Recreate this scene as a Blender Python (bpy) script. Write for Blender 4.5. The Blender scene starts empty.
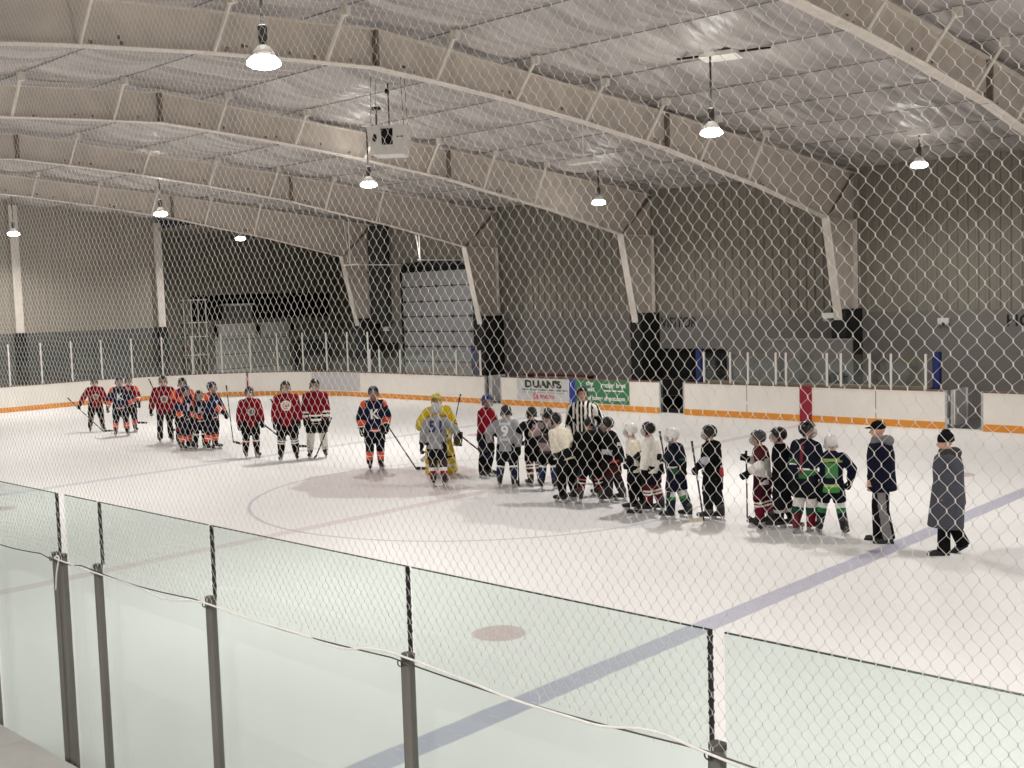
import bpy, bmesh, math, random
import numpy as np
from mathutils import Vector, Matrix, Quaternion
from mathutils.bvhtree import BVHTree

random.seed(7); rng = np.random.default_rng(7)
SC = bpy.context.scene
COL = SC.collection
PI = math.pi
RINK_W = 27.165          # far boards stand at Y = RINK_W, near glass at Y = 0, centre line X = 0
CY = RINK_W/2

# ------------------------------------------------------------------ helpers
def S(r, g, b):
    def f(c):
        c /= 255.0
        return c/12.92 if c <= .04045 else ((c+.055)/1.055)**2.4
    return (f(r), f(g), f(b), 1.0)

def tag(o, label=None, cat=None, group=None, kind=None):
    if label: o['label'] = label
    if cat: o['category'] = cat
    if group: o['group'] = group
    if kind: o['kind'] = kind
    return o

def empty(name, loc=(0,0,0), rz=0., label=None, cat=None, group=None):
    o = bpy.data.objects.new(name, None); COL.objects.link(o)
    o.location = loc; o.rotation_euler = (0,0,rz); o.empty_display_size = .1
    return tag(o, label, cat, group)

class MB:
    """collects verts / faces / material slots, builds ONE mesh object"""
    def __init__(s): s.v=[]; s.f=[]; s.m=[]
    def add(s, vs, fs, m=0):
        n=len(s.v); s.v.extend([tuple(v) for v in vs]); s.f.extend([tuple(i+n for i in f) for f in fs]); s.m.extend([m]*len(fs)); return s
    def box(s, a, b, m=0):
        x0,y0,z0=a; x1,y1,z1=b
        vs=[(x0,y0,z0),(x1,y0,z0),(x1,y1,z0),(x0,y1,z0),(x0,y0,z1),(x1,y0,z1),(x1,y1,z1),(x0,y1,z1)]
        return s.add(vs,[(0,3,2,1),(4,5,6,7),(0,1,5,4),(1,2,6,5),(2,3,7,6),(3,0,4,7)],m)
    def bbox(s, a, b, r=.01, m=0):
        """box with its four vertical edges rounded"""
        x0,y0,z0=a; x1,y1,z1=b; pts=[]
        for cx,cy,a0 in ((x1-r,y1-r,0),(x0+r,y1-r,90),(x0+r,y0+r,180),(x1-r,y0+r,270)):
            for k in range(4):
                t=math.radians(a0+k*30); pts.append((cx+r*math.cos(t),cy+r*math.sin(t)))
        n=len(pts); vs=[(x,y,z0) for x,y in pts]+[(x,y,z1) for x,y in pts]
        fs=[(i,(i+1)%n,(i+1)%n+n,i+n) for i in range(n)]+[tuple(range(n-1,-1,-1)),tuple(range(n,2*n))]
        return s.add(vs,fs,m)
    def tube(s, pts, rad, n=8, m=0, closed=False):
        pts=[Vector(p) for p in pts]; k=len(pts)
        if not hasattr(rad,'__len__'): rad=[rad]*k
        prev=None; vs=[]
        for i,p in enumerate(pts):
            if closed: t=pts[(i+1)%k]-pts[i-1]
            else: t=pts[min(i+1,k-1)]-pts[max(i-1,0)]
            t.normalize()
            if prev is None:
                a=Vector((0,0,1)) if abs(t.z)<.9 else Vector((1,0,0)); u=t.cross(a).normalized()
            else:
                u=(prev-t*prev.dot(t)).normalized()
            prev=u; w=t.cross(u)
            for j in range(n):
                an=2*PI*j/n; vs.append(p+(u*math.cos(an)+w*math.sin(an))*rad[i])
        fs=[]
        for i in range(k if closed else k-1):
            a=i*n; b=((i+1)%k)*n
            for j in range(n): fs.append((a+j,a+(j+1)%n,b+(j+1)%n,b+j))
        if not closed: fs+=[tuple(range(n-1,-1,-1)),tuple(range((k-1)*n,k*n))]
        return s.add(vs,fs,m)
    def lathe(s, prof, c=(0,0,0), n=24, m=0):
        vs=[]; 
        for r,z in prof:
            for j in range(n):
                a=2*PI*j/n; vs.append((c[0]+r*math.cos(a),c[1]+r*math.sin(a),c[2]+z))
        fs=[]
        for i in range(len(prof)-1):
            for j in range(n): fs.append((i*n+j,i*n+(j+1)%n,(i+1)*n+(j+1)%n,(i+1)*n+j))
        fs+=[tuple(range(n-1,-1,-1)),tuple(range((len(prof)-1)*n,len(prof)*n))]
        return s.add(vs,fs,m)
    def prism(s, poly, axis, a, b, m=0):
        """polygon given in the two other axes, extruded along axis from a to b"""
        def P(u,v,w): return {'x':(w,u,v),'y':(u,w,v),'z':(u,v,w)}[axis]
        n=len(poly); vs=[P(u,v,a) for u,v in poly]+[P(u,v,b) for u,v in poly]
        fs=[(i,(i+1)%n,(i+1)%n+n,i+n) for i in range(n)]+[tuple(range(n-1,-1,-1)),tuple(range(n,2*n))]
        return s.add(vs,fs,m)
    def ell(s, c, r, n=12, k=8, m=0, rot=None):
        vs=[]; c=Vector(c)
        for i in range(1,k):
            ph=PI*i/k
            for j in range(n):
                a=2*PI*j/n; v=Vector((r[0]*math.sin(ph)*math.cos(a),r[1]*math.sin(ph)*math.sin(a),r[2]*math.cos(ph)))
                vs.append(c+(rot@v if rot else v))
        top=Vector((0,0,r[2])); vs.append(c+(rot@top if rot else top)); vs.append(c-(rot@top if rot else top))
        fs=[]
        for i in range(k-2):
            for j in range(n): fs.append((i*n+j,(i+1)*n+j,(i+1)*n+(j+1)%n,i*n+(j+1)%n))
        T=(k-1)*n
        for j in range(n): fs.append((T,j,(j+1)%n)); fs.append((T+1,(k-2)*n+(j+1)%n,(k-2)*n+j))
        return s.add(vs,fs,m)
    def frus(s, p0, p1, r0, r1, side=None, n=14, m=0):
        """elliptical frustum: r=(half width along side, half depth)"""
        p0=Vector(p0); p1=Vector(p1); t=(p1-p0).normalized()
        if not hasattr(r0,'__len__'): r0=(r0,r0)
        if not hasattr(r1,'__len__'): r1=(r1,r1)
        if side is None: side=Vector((1,0,0)) if abs(t.x)<.9 else Vector((0,1,0))
        u=Vector(side); u=(u-t*u.dot(t)).normalized(); w=t.cross(u); vs=[]
        for p,r in ((p0,r0),(p1,r1)):
            for j in range(n):
                a=2*PI*j/n; vs.append(p+u*math.cos(a)*r[0]+w*math.sin(a)*r[1])
        fs=[(j,(j+1)%n,n+(j+1)%n,n+j) for j in range(n)]+[tuple(range(n-1,-1,-1)),tuple(range(n,2*n))]
        return s.add(vs,fs,m)
    def caps(s, p0, p1, r0, r1, m=0):
        p0=Vector(p0); p1=Vector(p1)
        s.frus(p0,p1,r0,r1,n=12,m=m); s.ell(p0,(r0,)*3,10,6,m); s.ell(p1,(r1,)*3,10,6,m); return s
    def xf(s, M):
        s.v=[tuple(M@Vector(v)) for v in s.v]; return s
    def mesh(s, name, mats, smooth=False):
        me=bpy.data.meshes.new(name); me.from_pydata(s.v,[],s.f)
        for m in (mats if isinstance(mats,(list,tuple)) else [mats]): me.materials.append(m)
        me.polygons.foreach_set('material_index',s.m)
        if smooth: me.polygons.foreach_set('use_smooth',[True]*len(s.f))
        me.update(); return me
    def build(s, name, mats, parent=None, smooth=False, fix=True):
        me=s.mesh(name,mats,smooth)
        if fix:
            bm=bmesh.new(); bm.from_mesh(me); bmesh.ops.recalc_face_normals(bm,faces=bm.faces); bm.to_mesh(me); bm.free()
        return link(name,me,parent)

def link(name, me, parent=None, loc=None):
    o=bpy.data.objects.new(name,me); COL.objects.link(o)
    if parent: o.parent=parent
    if loc is not None: o.location=loc
    return o

def remesh(mb, voxel, smooth=3, mats=None, name='m'):
    """closed shells in mb -> one continuous skin"""
    me=mb.mesh(name,[]); 
    bm=bmesh.new(); bm.from_mesh(me); bmesh.ops.recalc_face_normals(bm,faces=bm.faces); bm.to_mesh(me); bm.free()
    ob=bpy.data.objects.new('tmp',me); COL.objects.link(ob)
    md=ob.modifiers.new('r','REMESH'); md.mode='VOXEL'; md.voxel_size=voxel; md.use_smooth_shade=True
    if smooth:
        sm=ob.modifiers.new('s','SMOOTH'); sm.factor=.5; sm.iterations=smooth
    dg=bpy.context.evaluated_depsgraph_get()
    me2=bpy.data.meshes.new_from_object(ob.evaluated_get(dg)); me2.name=name
    bpy.data.objects.remove(ob); bpy.data.meshes.remove(me)
    me2.materials.clear()
    for m in (mats or []): me2.materials.append(m)
    me2.polygons.foreach_set('use_smooth',[True]*len(me2.polygons))
    return me2

# ------------------------------------------------------------------ materials
MATS={}
def nt(name):
    m=bpy.data.materials.new(name); m.use_nodes=True; t=m.node_tree
    b=t.nodes['Principled BSDF']; return m,t,b
def mat(name, col, rough=.6, metal=0., noise=.08, scale=8., bump=0., spec=.4, stretch=None):
    key=name
    if key in MATS: return MATS[key]
    m,t,b=nt(name); N=t.nodes; L=t.links
    b.inputs['Roughness'].default_value=rough; b.inputs['Metallic'].default_value=metal
    b.inputs['Specular IOR Level'].default_value=spec
    tc=N.new('ShaderNodeTexCoord'); nz=N.new('ShaderNodeTexNoise'); nz.inputs['Scale'].default_value=scale; nz.inputs['Detail'].default_value=5
    mp=N.new('ShaderNodeMapping')
    if stretch: mp.inputs['Scale'].default_value=stretch
    L.new(tc.outputs['Object'],mp.inputs[0]); L.new(mp.outputs[0],nz.inputs['Vector'])
    rp=N.new('ShaderNodeValToRGB')
    c=col
    rp.color_ramp.elements[0].position=.3; rp.color_ramp.elements[1].position=.7
    rp.color_ramp.elements[0].color=tuple(max(0,x*(1-noise)) for x in c[:3])+(1,)
    rp.color_ramp.elements[1].color=tuple(min(1,x*(1+noise)) for x in c[:3])+(1,)
    L.new(nz.outputs['Fac'],rp.inputs[0]); L.new(rp.outputs[0],b.inputs['Base Color'])
    if bump:
        bp=N.new('ShaderNodeBump'); bp.inputs['Strength'].default_value=bump; bp.inputs['Distance'].default_value=.02
        L.new(nz.outputs['Fac'],bp.inputs['Height']); L.new(bp.outputs[0],b.inputs['Normal'])
    MATS[key]=m; return m
def cloth(rgb):
    return mat('cloth_%d_%d_%d'%rgb, S(*rgb), .95, 0, .15, 30, .15, .08)

class Nodes:
    """little arithmetic on shader sockets"""
    def __init__(s,t): s.t=t
    def m(s,op,a,b=None,c=None):
        n=s.t.nodes.new('ShaderNodeMath'); n.operation=op
        for i,x in enumerate((a,b,c)):
            if x is None: continue
            if isinstance(x,(int,float)): n.inputs[i].default_value=x
            else: s.t.links.new(x,n.inputs[i])
        return n.outputs[0]
    def edge(s,d,w,soft):
        """1 where d < w, soft border"""
        n=s.t.nodes.new('ShaderNodeMapRange'); n.interpolation_type='SMOOTHSTEP'
        s.t.links.new(d,n.inputs[0]); n.inputs[1].default_value=w-soft; n.inputs[2].default_value=w+soft
        n.inputs[3].default_value=1; n.inputs[4].default_value=0; return n.outputs[0]
    def mix(s,f,a,b):
        n=s.t.nodes.new('ShaderNodeMix'); n.data_type='RGBA'
        s.t.links.new(f,n.inputs[0])
        for i,x in ((6,a),(7,b)):
            if isinstance(x,tuple): n.inputs[i].default_value=x
            else: s.t.links.new(x,n.inputs[i])
        return n.outputs[2]

def ice_material():
    m,t,b=nt('ice'); N=t.nodes; L=t.links; q=Nodes(t)
    tc=N.new('ShaderNodeTexCoord'); sp=N.new('ShaderNodeSeparateXYZ'); L.new(tc.outputs['Object'],sp.inputs[0])
    nw=N.new('ShaderNodeTexNoise'); nw.inputs['Scale'].default_value=2.5; nw.inputs['Detail'].default_value=6; L.new(tc.outputs['Object'],nw.inputs['Vector'])
    wob=q.m('MULTIPLY',q.m('SUBTRACT',nw.outputs['Fac'],.5),.06)
    x=q.m('ADD',sp.outputs[0],wob); y=q.m('ADD',sp.outputs[1],wob)
    # base white with resurfacing bands and skate cuts
    n1=N.new('ShaderNodeTexNoise'); n1.inputs['Scale'].default_value=.45; n1.inputs['Detail'].default_value=6
    mp=N.new('ShaderNodeMapping'); mp.inputs['Scale'].default_value=(.35,1.2,1); mp.inputs['Rotation'].default_value=(0,0,.25)
    L.new(tc.outputs['Object'],mp.inputs[0]); L.new(mp.outputs[0],n1.inputs['Vector'])
    n2=N.new('ShaderNodeTexNoise'); n2.inputs['Scale'].default_value=14; n2.inputs['Detail'].default_value=8; n2.inputs['Roughness'].default_value=.7
    mp2=N.new('ShaderNodeMapping'); mp2.inputs['Scale'].default_value=(.4,1.6,1); mp2.inputs['Rotation'].default_value=(0,0,.6)
    L.new(tc.outputs['Object'],mp2.inputs[0]); L.new(mp2.outputs[0],n2.inputs['Vector'])
    base=q.mix(n1.outputs['Fac'],(.735,.725,.71,1),(.84,.83,.82,1))
    snow=q.edge(n2.outputs['Fac'],.42,.08)
    base=q.mix(q.m('MULTIPLY',snow,.12),base,(.62,.64,.66,1))
    wear=q.m('ADD',q.m('MULTIPLY',q.edge(n2.outputs['Fac'],.62,.1),.45),.5)     # paint shows through scraped ice unevenly
    def paint(mask,col,k=1.):
        nonlocal base
        base=q.mix(q.m('MULTIPLY',q.m('MULTIPLY',mask,wear),k),base,col)
    ax=lambda x0: q.m('ABSOLUTE',q.m('SUBTRACT',x,x0))
    dist=lambda x0,y0: q.m('SQRT',q.m('ADD',q.m('POWER',q.m('SUBTRACT',x,x0),2),q.m('POWER',q.m('SUBTRACT',y,y0),2)))
    # centre circle: worn sponsor/club art at left, players' shade painted in at right
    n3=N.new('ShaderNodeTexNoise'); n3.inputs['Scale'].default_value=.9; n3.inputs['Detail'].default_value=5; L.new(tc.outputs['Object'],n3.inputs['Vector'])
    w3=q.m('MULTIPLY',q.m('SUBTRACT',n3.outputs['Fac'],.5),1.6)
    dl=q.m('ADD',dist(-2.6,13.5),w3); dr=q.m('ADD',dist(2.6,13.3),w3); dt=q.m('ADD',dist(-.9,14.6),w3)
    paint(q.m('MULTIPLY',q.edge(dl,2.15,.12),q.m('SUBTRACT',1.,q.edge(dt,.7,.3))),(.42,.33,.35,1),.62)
    paint(q.edge(dr,2.1,.12),(.36,.35,.37,1),.4)  # grey right blob: mostly shade under the players, put into the ice colour
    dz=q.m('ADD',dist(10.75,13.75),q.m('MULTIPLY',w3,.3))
    paint(q.edge(dz,1.0,.1),(.36,.33,.34,1),.4)  # separate greyish disc past the right blue line
    # lines
    paint(q.edge(ax(0),.15,.02),(.50,.33,.35,1),.42)
    for bx,k in ((8.56,.8),(-8.6,.45)): paint(q.edge(ax(bx),.16,.02),(.26,.26,.41,1),k*.85)
    for gx in (-26.1,26.1): paint(q.edge(ax(gx),.03,.02),(.5,.1,.12,1),.7)
    ring=q.m('ABSOLUTE',q.m('SUBTRACT',dist(0,CY),4.57)); paint(q.edge(ring,.035,.02),(.3,.3,.4,1),.6)
    for sx in (-1,1):
        for sy in (-6.7,6.7):
            paint(q.edge(dist(sx*6.85,CY+sy),.31,.02),(.40,.20,.21,1),.6)
            paint(q.edge(dist(sx*20,CY+sy),.31,.02),(.4,.12,.14,1),.8)
            rg=q.m('ABSOLUTE',q.m('SUBTRACT',dist(sx*20,CY+sy),4.57)); paint(q.edge(rg,.03,.02),(.5,.2,.22,1),.3)
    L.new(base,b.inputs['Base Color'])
    rr=N.new('ShaderNodeMapRange'); L.new(n2.outputs['Fac'],rr.inputs[0]); rr.inputs[3].default_value=.34; rr.inputs[4].default_value=.6
    L.new(rr.outputs[0],b.inputs['Roughness']); b.inputs['Specular IOR Level'].default_value=.28
    bp=N.new('ShaderNodeBump'); bp.inputs['Strength'].default_value=.12; bp.inputs['Distance'].default_value=.01
    L.new(n2.outputs['Fac'],bp.inputs['Height']); L.new(bp.outputs[0],b.inputs['Normal'])
    return m

def ribbed(name, col, axis='x', pitch=.3, k=.25):
    """vertical ribbed steel liner: bump + faint tone from a wave along the wall"""
    m,t,b=nt(name); N=t.nodes; L=t.links; q=Nodes(t)
    tc=N.new('ShaderNodeTexCoord'); sp=N.new('ShaderNodeSeparateXYZ'); L.new(tc.outputs['Object'],sp.inputs[0])
    u=sp.outputs[0 if axis=='x' else 1]
    fr=q.m('FRACT',q.m('DIVIDE',u,pitch)); tri=q.m('ABSOLUTE',q.m('SUBTRACT',fr,.5))
    rib=q.edge(tri,.16,.07)
    nz=N.new('ShaderNodeTexNoise'); nz.inputs['Scale'].default_value=.7; nz.inputs['Detail'].default_value=5; L.new(tc.outputs['Object'],nz.inputs['Vector'])
    c=q.mix(nz.outputs['Fac'],tuple(x*.9 for x in col[:3])+(1,),tuple(min(1,x*1.1) for x in col[:3])+(1,))
    L.new(c,b.inputs['Base Color']); b.inputs['Roughness'].default_value=.55; b.inputs['Specular IOR Level'].default_value=.3
    bp=N.new('ShaderNodeBump'); bp.inputs['Strength'].default_value=k; bp.inputs['Distance'].default_value=.05
    L.new(rib,bp.inputs['Height']); L.new(bp.outputs[0],b.inputs['Normal']); return m

def glass_material(name, tint, gloss=.06):
    m=bpy.data.materials.new(name); m.use_nodes=True; t=m.node_tree; N=t.nodes; L=t.links; N.clear()
    o=N.new('ShaderNodeOutputMaterial'); tr=N.new('ShaderNodeBsdfTransparent'); tr.inputs[0].default_value=tint
    gl=N.new('ShaderNodeBsdfGlossy'); gl.inputs['Roughness'].default_value=.03; gl.inputs[0].default_value=(.9,.95,.93,1)
    fr=N.new('ShaderNodeFresnel'); ge=N.new('ShaderNodeNewGeometry'); ir=N.new('ShaderNodeMapRange'); ir.inputs[3].default_value=1.45; ir.inputs[4].default_value=1/1.45
    L.new(ge.outputs['Backfacing'],ir.inputs[0]); L.new(ir.outputs[0],fr.inputs[0])
    mx=N.new('ShaderNodeMixShader'); L.new(fr.outputs[0],mx.inputs[0]); L.new(tr.outputs[0],mx.inputs[1]); L.new(gl.outputs[0],mx.inputs[2])
    df=N.new('ShaderNodeBsdfDiffuse'); df.inputs[0].default_value=(.62,.68,.66,1)      # film of dust, puck marks
    nz=N.new('ShaderNodeTexNoise'); nz.inputs['Scale'].default_value=3; nz.inputs['Detail'].default_value=8
    rg=N.new('ShaderNodeMapRange'); L.new(nz.outputs['Fac'],rg.inputs[0]); rg.inputs[1].default_value=.35; rg.inputs[2].default_value=.8; rg.inputs[3].default_value=gloss*.4; rg.inputs[4].default_value=gloss*1.6
    m2=N.new('ShaderNodeMixShader'); L.new(rg.outputs[0],m2.inputs[0]); L.new(mx.outputs[0],m2.inputs[1]); L.new(df.outputs[0],m2.inputs[2])
    L.new(m2.outputs[0],o.inputs[0]); return m

M_ice=ice_material()
M_liner=ribbed('wall_liner_olive',S(138,134,124),'x',.3,.0)
M_liner_y=ribbed('wall_liner_tan',S(152,145,134),'y',.3,.0)
M_lower=mat('wall_grey_paint',S(124,121,118),.6,0,.05,1.2)
M_dark_wall=mat('alcove_wall',S(132,126,115),.7,0,.08,1.)
M_conc=mat('concrete',S(92,92,92),.8,0,.12,3)
M_fabric=mat('ceiling_fabric',S(172,167,164),.36,0,.34,1.5,0,.5,(3.2,.16,1))  # stretched noise streaks paint fold shading and film sheen into the colour
M_strap=mat('purlin_strap',S(118,116,115),.6)
M_steel=mat('cream_painted_steel',S(208,198,188),.55,0,.10,2.2)
M_flange=mat('cream_steel_flange',S(218,210,200),.5,0,.08,3)
M_rust=mat('grimy_bolts',S(128,116,104),.8,0,.3,9)
M_brace=mat('pale_brace_steel',S(228,222,212),.5)
M_pad=mat('black_pad',S(26,27,28),.7,0,.1,4)
M_board=mat('white_board_plastic',S(238,234,226),.35,0,.03,1.5)
M_boardgrey=mat('grey_board_plastic',S(196,194,196),.4,0,.03,2)
M_orange=mat('orange_kick_plastic',S(222,146,50),.4,0,.06,3)
M_red=mat('dark_red_plastic',S(146,24,50),.45,0,.05,3)
M_cap=mat('brown_cap_rail',S(120,96,80),.6,0,.1,3)
M_alum=mat('aluminium',S(190,192,190),.35,.8,.05,6)
M_whitepost=mat('white_post_paint',S(228,224,218),.45,0,.03,6)
M_darkalum=mat('weathered_aluminium',S(118,116,111),.42,.25,.15,14,0,.5,(1,1,.1))
M_gasket=mat('black_gasket',S(22,24,24),.6,0,.2,30)
M_glass=glass_material('near_glass',(.925,.972,.958,1),.02)
M_glass_far=glass_material('far_glass',(.90,.93,.92,1),.012)
M_gedge=mat('glass_edge',S(52,66,60),.25,0,.1,20)
M_net=mat('netting_twine',S(244,241,235),.7,0,.04,40)
def add_translucent(m,k):
    t=m.node_tree; N=t.nodes; L=t.links; b=N['Principled BSDF']; o=N['Material Output']; tl=N.new('ShaderNodeBsdfTranslucent'); tl.inputs[0].default_value=(.8,.78,.74,1)
    mx=N.new('ShaderNodeMixShader'); mx.inputs[0].default_value=k; L.new(b.outputs[0],mx.inputs[1]); L.new(tl.outputs[0],mx.inputs[2]); L.new(mx.outputs[0],o.inputs[0])
add_translucent(M_net,.4)
M_cable=mat('steel_cable',S(84,82,78),.5,.6,.1,60)
M_rope=mat('white_rope',S(236,234,230),.8,0,.08,60)
M_black=mat('black_plastic',S(20,20,22),.45,0,.1,8)
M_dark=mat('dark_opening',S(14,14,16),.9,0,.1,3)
M_blue=mat('blue_pad',S(25,40,100),.6,0,.08,5)
M_white=mat('white_enamel',S(226,224,218),.45,0,.03,5)
M_doorp=mat('overhead_door_panel',S(150,150,152),.45,0,.04,2)
M_seam=mat('door_seam',S(60,60,60),.7)
M_duct=mat('dark_duct',S(62,62,60),.6,0,.08,3)
M_ledge=mat('grey_ledge',S(176,174,170),.6,0,.06,5)
M_chrome=mat('skate_steel',S(200,200,205),.25,.9,.03,10)
M_skin=mat('skin',S(206,160,138),.55,0,.06,12)
M_eye=mat('eye_dark',S(30,24,22),.3)
M_lip=mat('lip',S(150,84,78),.5)
M_holder=mat('skate_holder',S(170,170,172),.4)
M_tape=mat('stick_tape',S(28,28,28),.9,0,.15,50)

def emis(name,col,st):
    m=bpy.data.materials.new(name); m.use_nodes=True; t=m.node_tree; t.nodes.clear()
    o=t.nodes.new('ShaderNodeOutputMaterial'); e=t.nodes.new('ShaderNodeEmission'); e.inputs[0].default_value=col; e.inputs[1].default_value=st
    t.links.new(e.outputs[0],o.inputs[0]); return m
M_lamp=emis('lamp_glow',(1,.97,.9,1),30.)

# ------------------------------------------------------------------ the setting
def struct(name, mb, m, smooth=False, label=None):
    o=mb.build(name,m,None,smooth); o['kind']='structure'
    if label: o['label']=label
    return o
XL=-30.65; XR=31.; YN=-7.2; YB=30.4; XA=-34.; YA=37.; XC=-24.7
# ice sheet with round corners
def rink_outline(off=0., n=10, r=8.2, x0=-29.1, x1=29.1, y0=0., y1=RINK_W):
    x0-=off; x1+=off; y0-=off; y1+=off; r+=off; p=[]
    for cx,cy,a0 in ((x1-r,y1-r,0),(x0+r,y1-r,90),(x0+r,y0+r,180),(x1-r,y0+r,270)):
        for k in range(n+1):
            t=math.radians(a0+90*k/n); p.append((cx+r*math.cos(t),cy+r*math.sin(t)))
    return p
ol=rink_outline(.02,14); ice=MB(); ice.add([(x,y,0) for x,y in ol],[tuple(range(len(ol)))])
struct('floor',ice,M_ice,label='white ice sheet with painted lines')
fl=MB(); fl.box((XA-.2,YN-.2,-.3),(XR+.2,YA+.2,-.02)); struct('floor_walkway',fl,M_conc,label='dark concrete floor around the rink')
HB=1.04                                   # board height
# walls
def ribs(a,b,pitch=.3,d=.045):
    p=[]; n=int((b-a)/pitch)
    for i in range(n):
        x=a+i*pitch; p+=[(x,0),(x+.17,0),(x+.2,-d),(x+.27,-d)]
    return p+[(b,0)]
rb=ribs(XC,XR)
w=MB(); w.prism([(x,YB+q) for x,q in rb]+[(XR,YB+.15),(XC,YB+.15)],'z',3.08,8.4); struct('wall_back',w,M_liner,label='ribbed olive liner wall above the benches')
w=MB()
w.box((XC,YB-.03,-.02),(-8.3,YB+.15,3.08)); w.box((-8.3,YB-.03,1.86),(-4.95,YB+.15,3.08)); w.box((-4.95,YB-.03,-.02),(XR,YB+.15,3.08))
w.box((-8.3,YB+1.4,-.02),(-4.95,YB+1.5,1.9)); struct('wall_back_lower',w,M_lower,label='smooth grey lower wall behind the benches')
d=MB(); d.box((-8.3,YB+.03,-.02),(-4.95,YB+.1,1.86)); d.box((-8.36,YB-.06,-.02),(-8.28,YB,1.92)); d.box((-4.98,YB-.06,-.02),(-4.9,YB,1.92)); d.box((-8.36,YB-.06,1.84),(-4.9,YB,1.92))
struct('door_4',d,M_dark,label='black doorway opening behind the visitor bench')
w=MB(); w.prism([(XL-q*.6,y) for y,q in ribs(YN,24.15)]+[(XL-.15,24.15),(XL-.15,YN)],'z',3.08,9.2); struct('wall_left',w,M_liner_y,label='tan ribbed end wall')
w=MB(); w.box((XL-.15,YN,-.02),(XL+.03,24.15,3.08)); struct('wall_left_lower',w,mat('wall_dark_grey_paint',S(92,94,93),.6,0,.05,1.2),label='grey lower part of the end wall')
w=MB()
w.box((XA-.15,24.15,-.02),(XA,27.6,7.4)); w.box((XA-.15,27.6,4.55),(XA,36.3,7.4)); w.box((XA-.15,36.3,-.02),(XA,YA,7.4)); w.box((XA-.15,27.6,3.05),(XA,36.3,3.22)); w.box((XA-.15,27.6,-.02),(XA,28.9,3.05)); w.box((XA-.15,33.4,-.02),(XA,33.7,3.05)); w.box((XA-.15,33.7,2.0),(XA,36.3,3.05))
w.box((XA,24.0,-.02),(XL,24.15,7.4)); w.box((XA,YA,-.02),(XC+.15,YA+.15,7.4)); w.box((XC,YB,-.02),(XC+.15,YA,7.4))
struct('wall_alcove',w,M_dark_wall,label='shaded walls of the alcove past the end wall')
w=MB(); w.box((XA-.1,24.1,7.4),(XC+.1,YA+.1,7.5)); struct('ceiling_alcove',w,M_dark_wall)
w=MB(); w.box((XR,YN,-.02),(XR+.15,YB,9.2)); struct('wall_right',w,M_liner_y)
w=MB(); w.box((XL,YN-.15,-.02),(XR,YN,8.4)); struct('wall_front',w,M_liner)
# alcove openings
d=MB(); d.box((XA-.06,28.9,-.02),(XA+.02,33.4,3.05))
for z in (.75,1.5,2.25): d.box((XA+.02,28.9,z-.012),(XA+.026,33.4,z+.012),1)
struct('door_2',d,[M_white,M_seam],label='white sectional door in the alcove')
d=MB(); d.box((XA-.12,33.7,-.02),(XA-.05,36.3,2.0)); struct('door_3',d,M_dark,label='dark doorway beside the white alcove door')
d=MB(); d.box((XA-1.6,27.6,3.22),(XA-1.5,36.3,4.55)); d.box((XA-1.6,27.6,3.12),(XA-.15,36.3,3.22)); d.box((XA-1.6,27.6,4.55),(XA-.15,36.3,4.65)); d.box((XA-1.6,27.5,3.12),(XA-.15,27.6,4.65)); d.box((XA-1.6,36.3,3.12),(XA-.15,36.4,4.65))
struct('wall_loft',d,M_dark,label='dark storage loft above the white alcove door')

# ceiling: fabric slung between purlins, gathered into folds that run down the slope
RY=11.4
def roofz(y): return 9.0-.0775*abs(y-RY)
PURL=[RY-1.15-2.24*k for k in range(8)][::-1]+[RY+1.45+2.24*k for k in range(9)]
PURL=[p for p in PURL if YN<p<YB-.2]
knots=[YN]+PURL+[YB]
NX=900; xs=np.linspace(XL,XR,NX)
rows=[]; 
prof=[]
for a,b in zip(knots[:-1],knots[1:]):
    n=9
    for k in range(n):
        prof.append((a+(b-a)*k/n,k/n,a))
prof.append((YB,0,YB))
bayphase={a:rng.uniform(0,6.28,6) for a in set(p[2] for p in prof)}
def folds(a):
    ph=bayphase[a]; f=np.zeros(NX)
    for i,(wl,am) in enumerate(((2.3,.5),(1.05,.6),(.62,.6),(.43,.55),(.31,.45),(.23,.35))):
        f+=am*np.sin(2*PI*xs/wl+ph[i]+1.1*np.sin(xs*.7+ph[(i+2)%6]))
    return f
fold={a:folds(a) for a in bayphase}
V=[]
frames_x=[-23.05,-15.45,-7.85,-.25,7.35,14.95,22.55]
nearest=np.min(np.abs(xs[:,None]-np.array(frames_x+[XL,XR])[None,:]),1)
gather=np.clip(nearest/1.2,0.35,1)
for y,t,a in prof:
    s=4*t*(1-t)
    z=roofz(y)-s*(.15*gather+.035*fold[a])-(.012*fold[a])
    V.append(np.stack([xs,np.full(NX,y),z],1))
V=np.concatenate(V); R_=len(prof)
idx=np.arange(R_*NX).reshape(R_,NX)
F=np.stack([idx[:-1,:-1],idx[:-1,1:],idx[1:,1:],idx[1:,:-1]],-1).reshape(-1,4)
me=bpy.data.meshes.new('ceiling'); me.from_pydata(V.tolist(),[],F.tolist()); me.materials.append(M_fabric)
me.polygons.foreach_set('use_smooth',[True]*len(F)); me.update()
o=link('ceiling',me); tag(o,'white draped insulation fabric ceiling',kind='structure')
for i,y in enumerate(PURL):
    b=MB(); z=roofz(y); b.box((XL,y-.012,z-.045),(XR,y+.012,z-.033)); struct('trim_%d'%(i+1),b,M_strap,label='thin grey purlin strap holding up the ceiling fabric')
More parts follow.
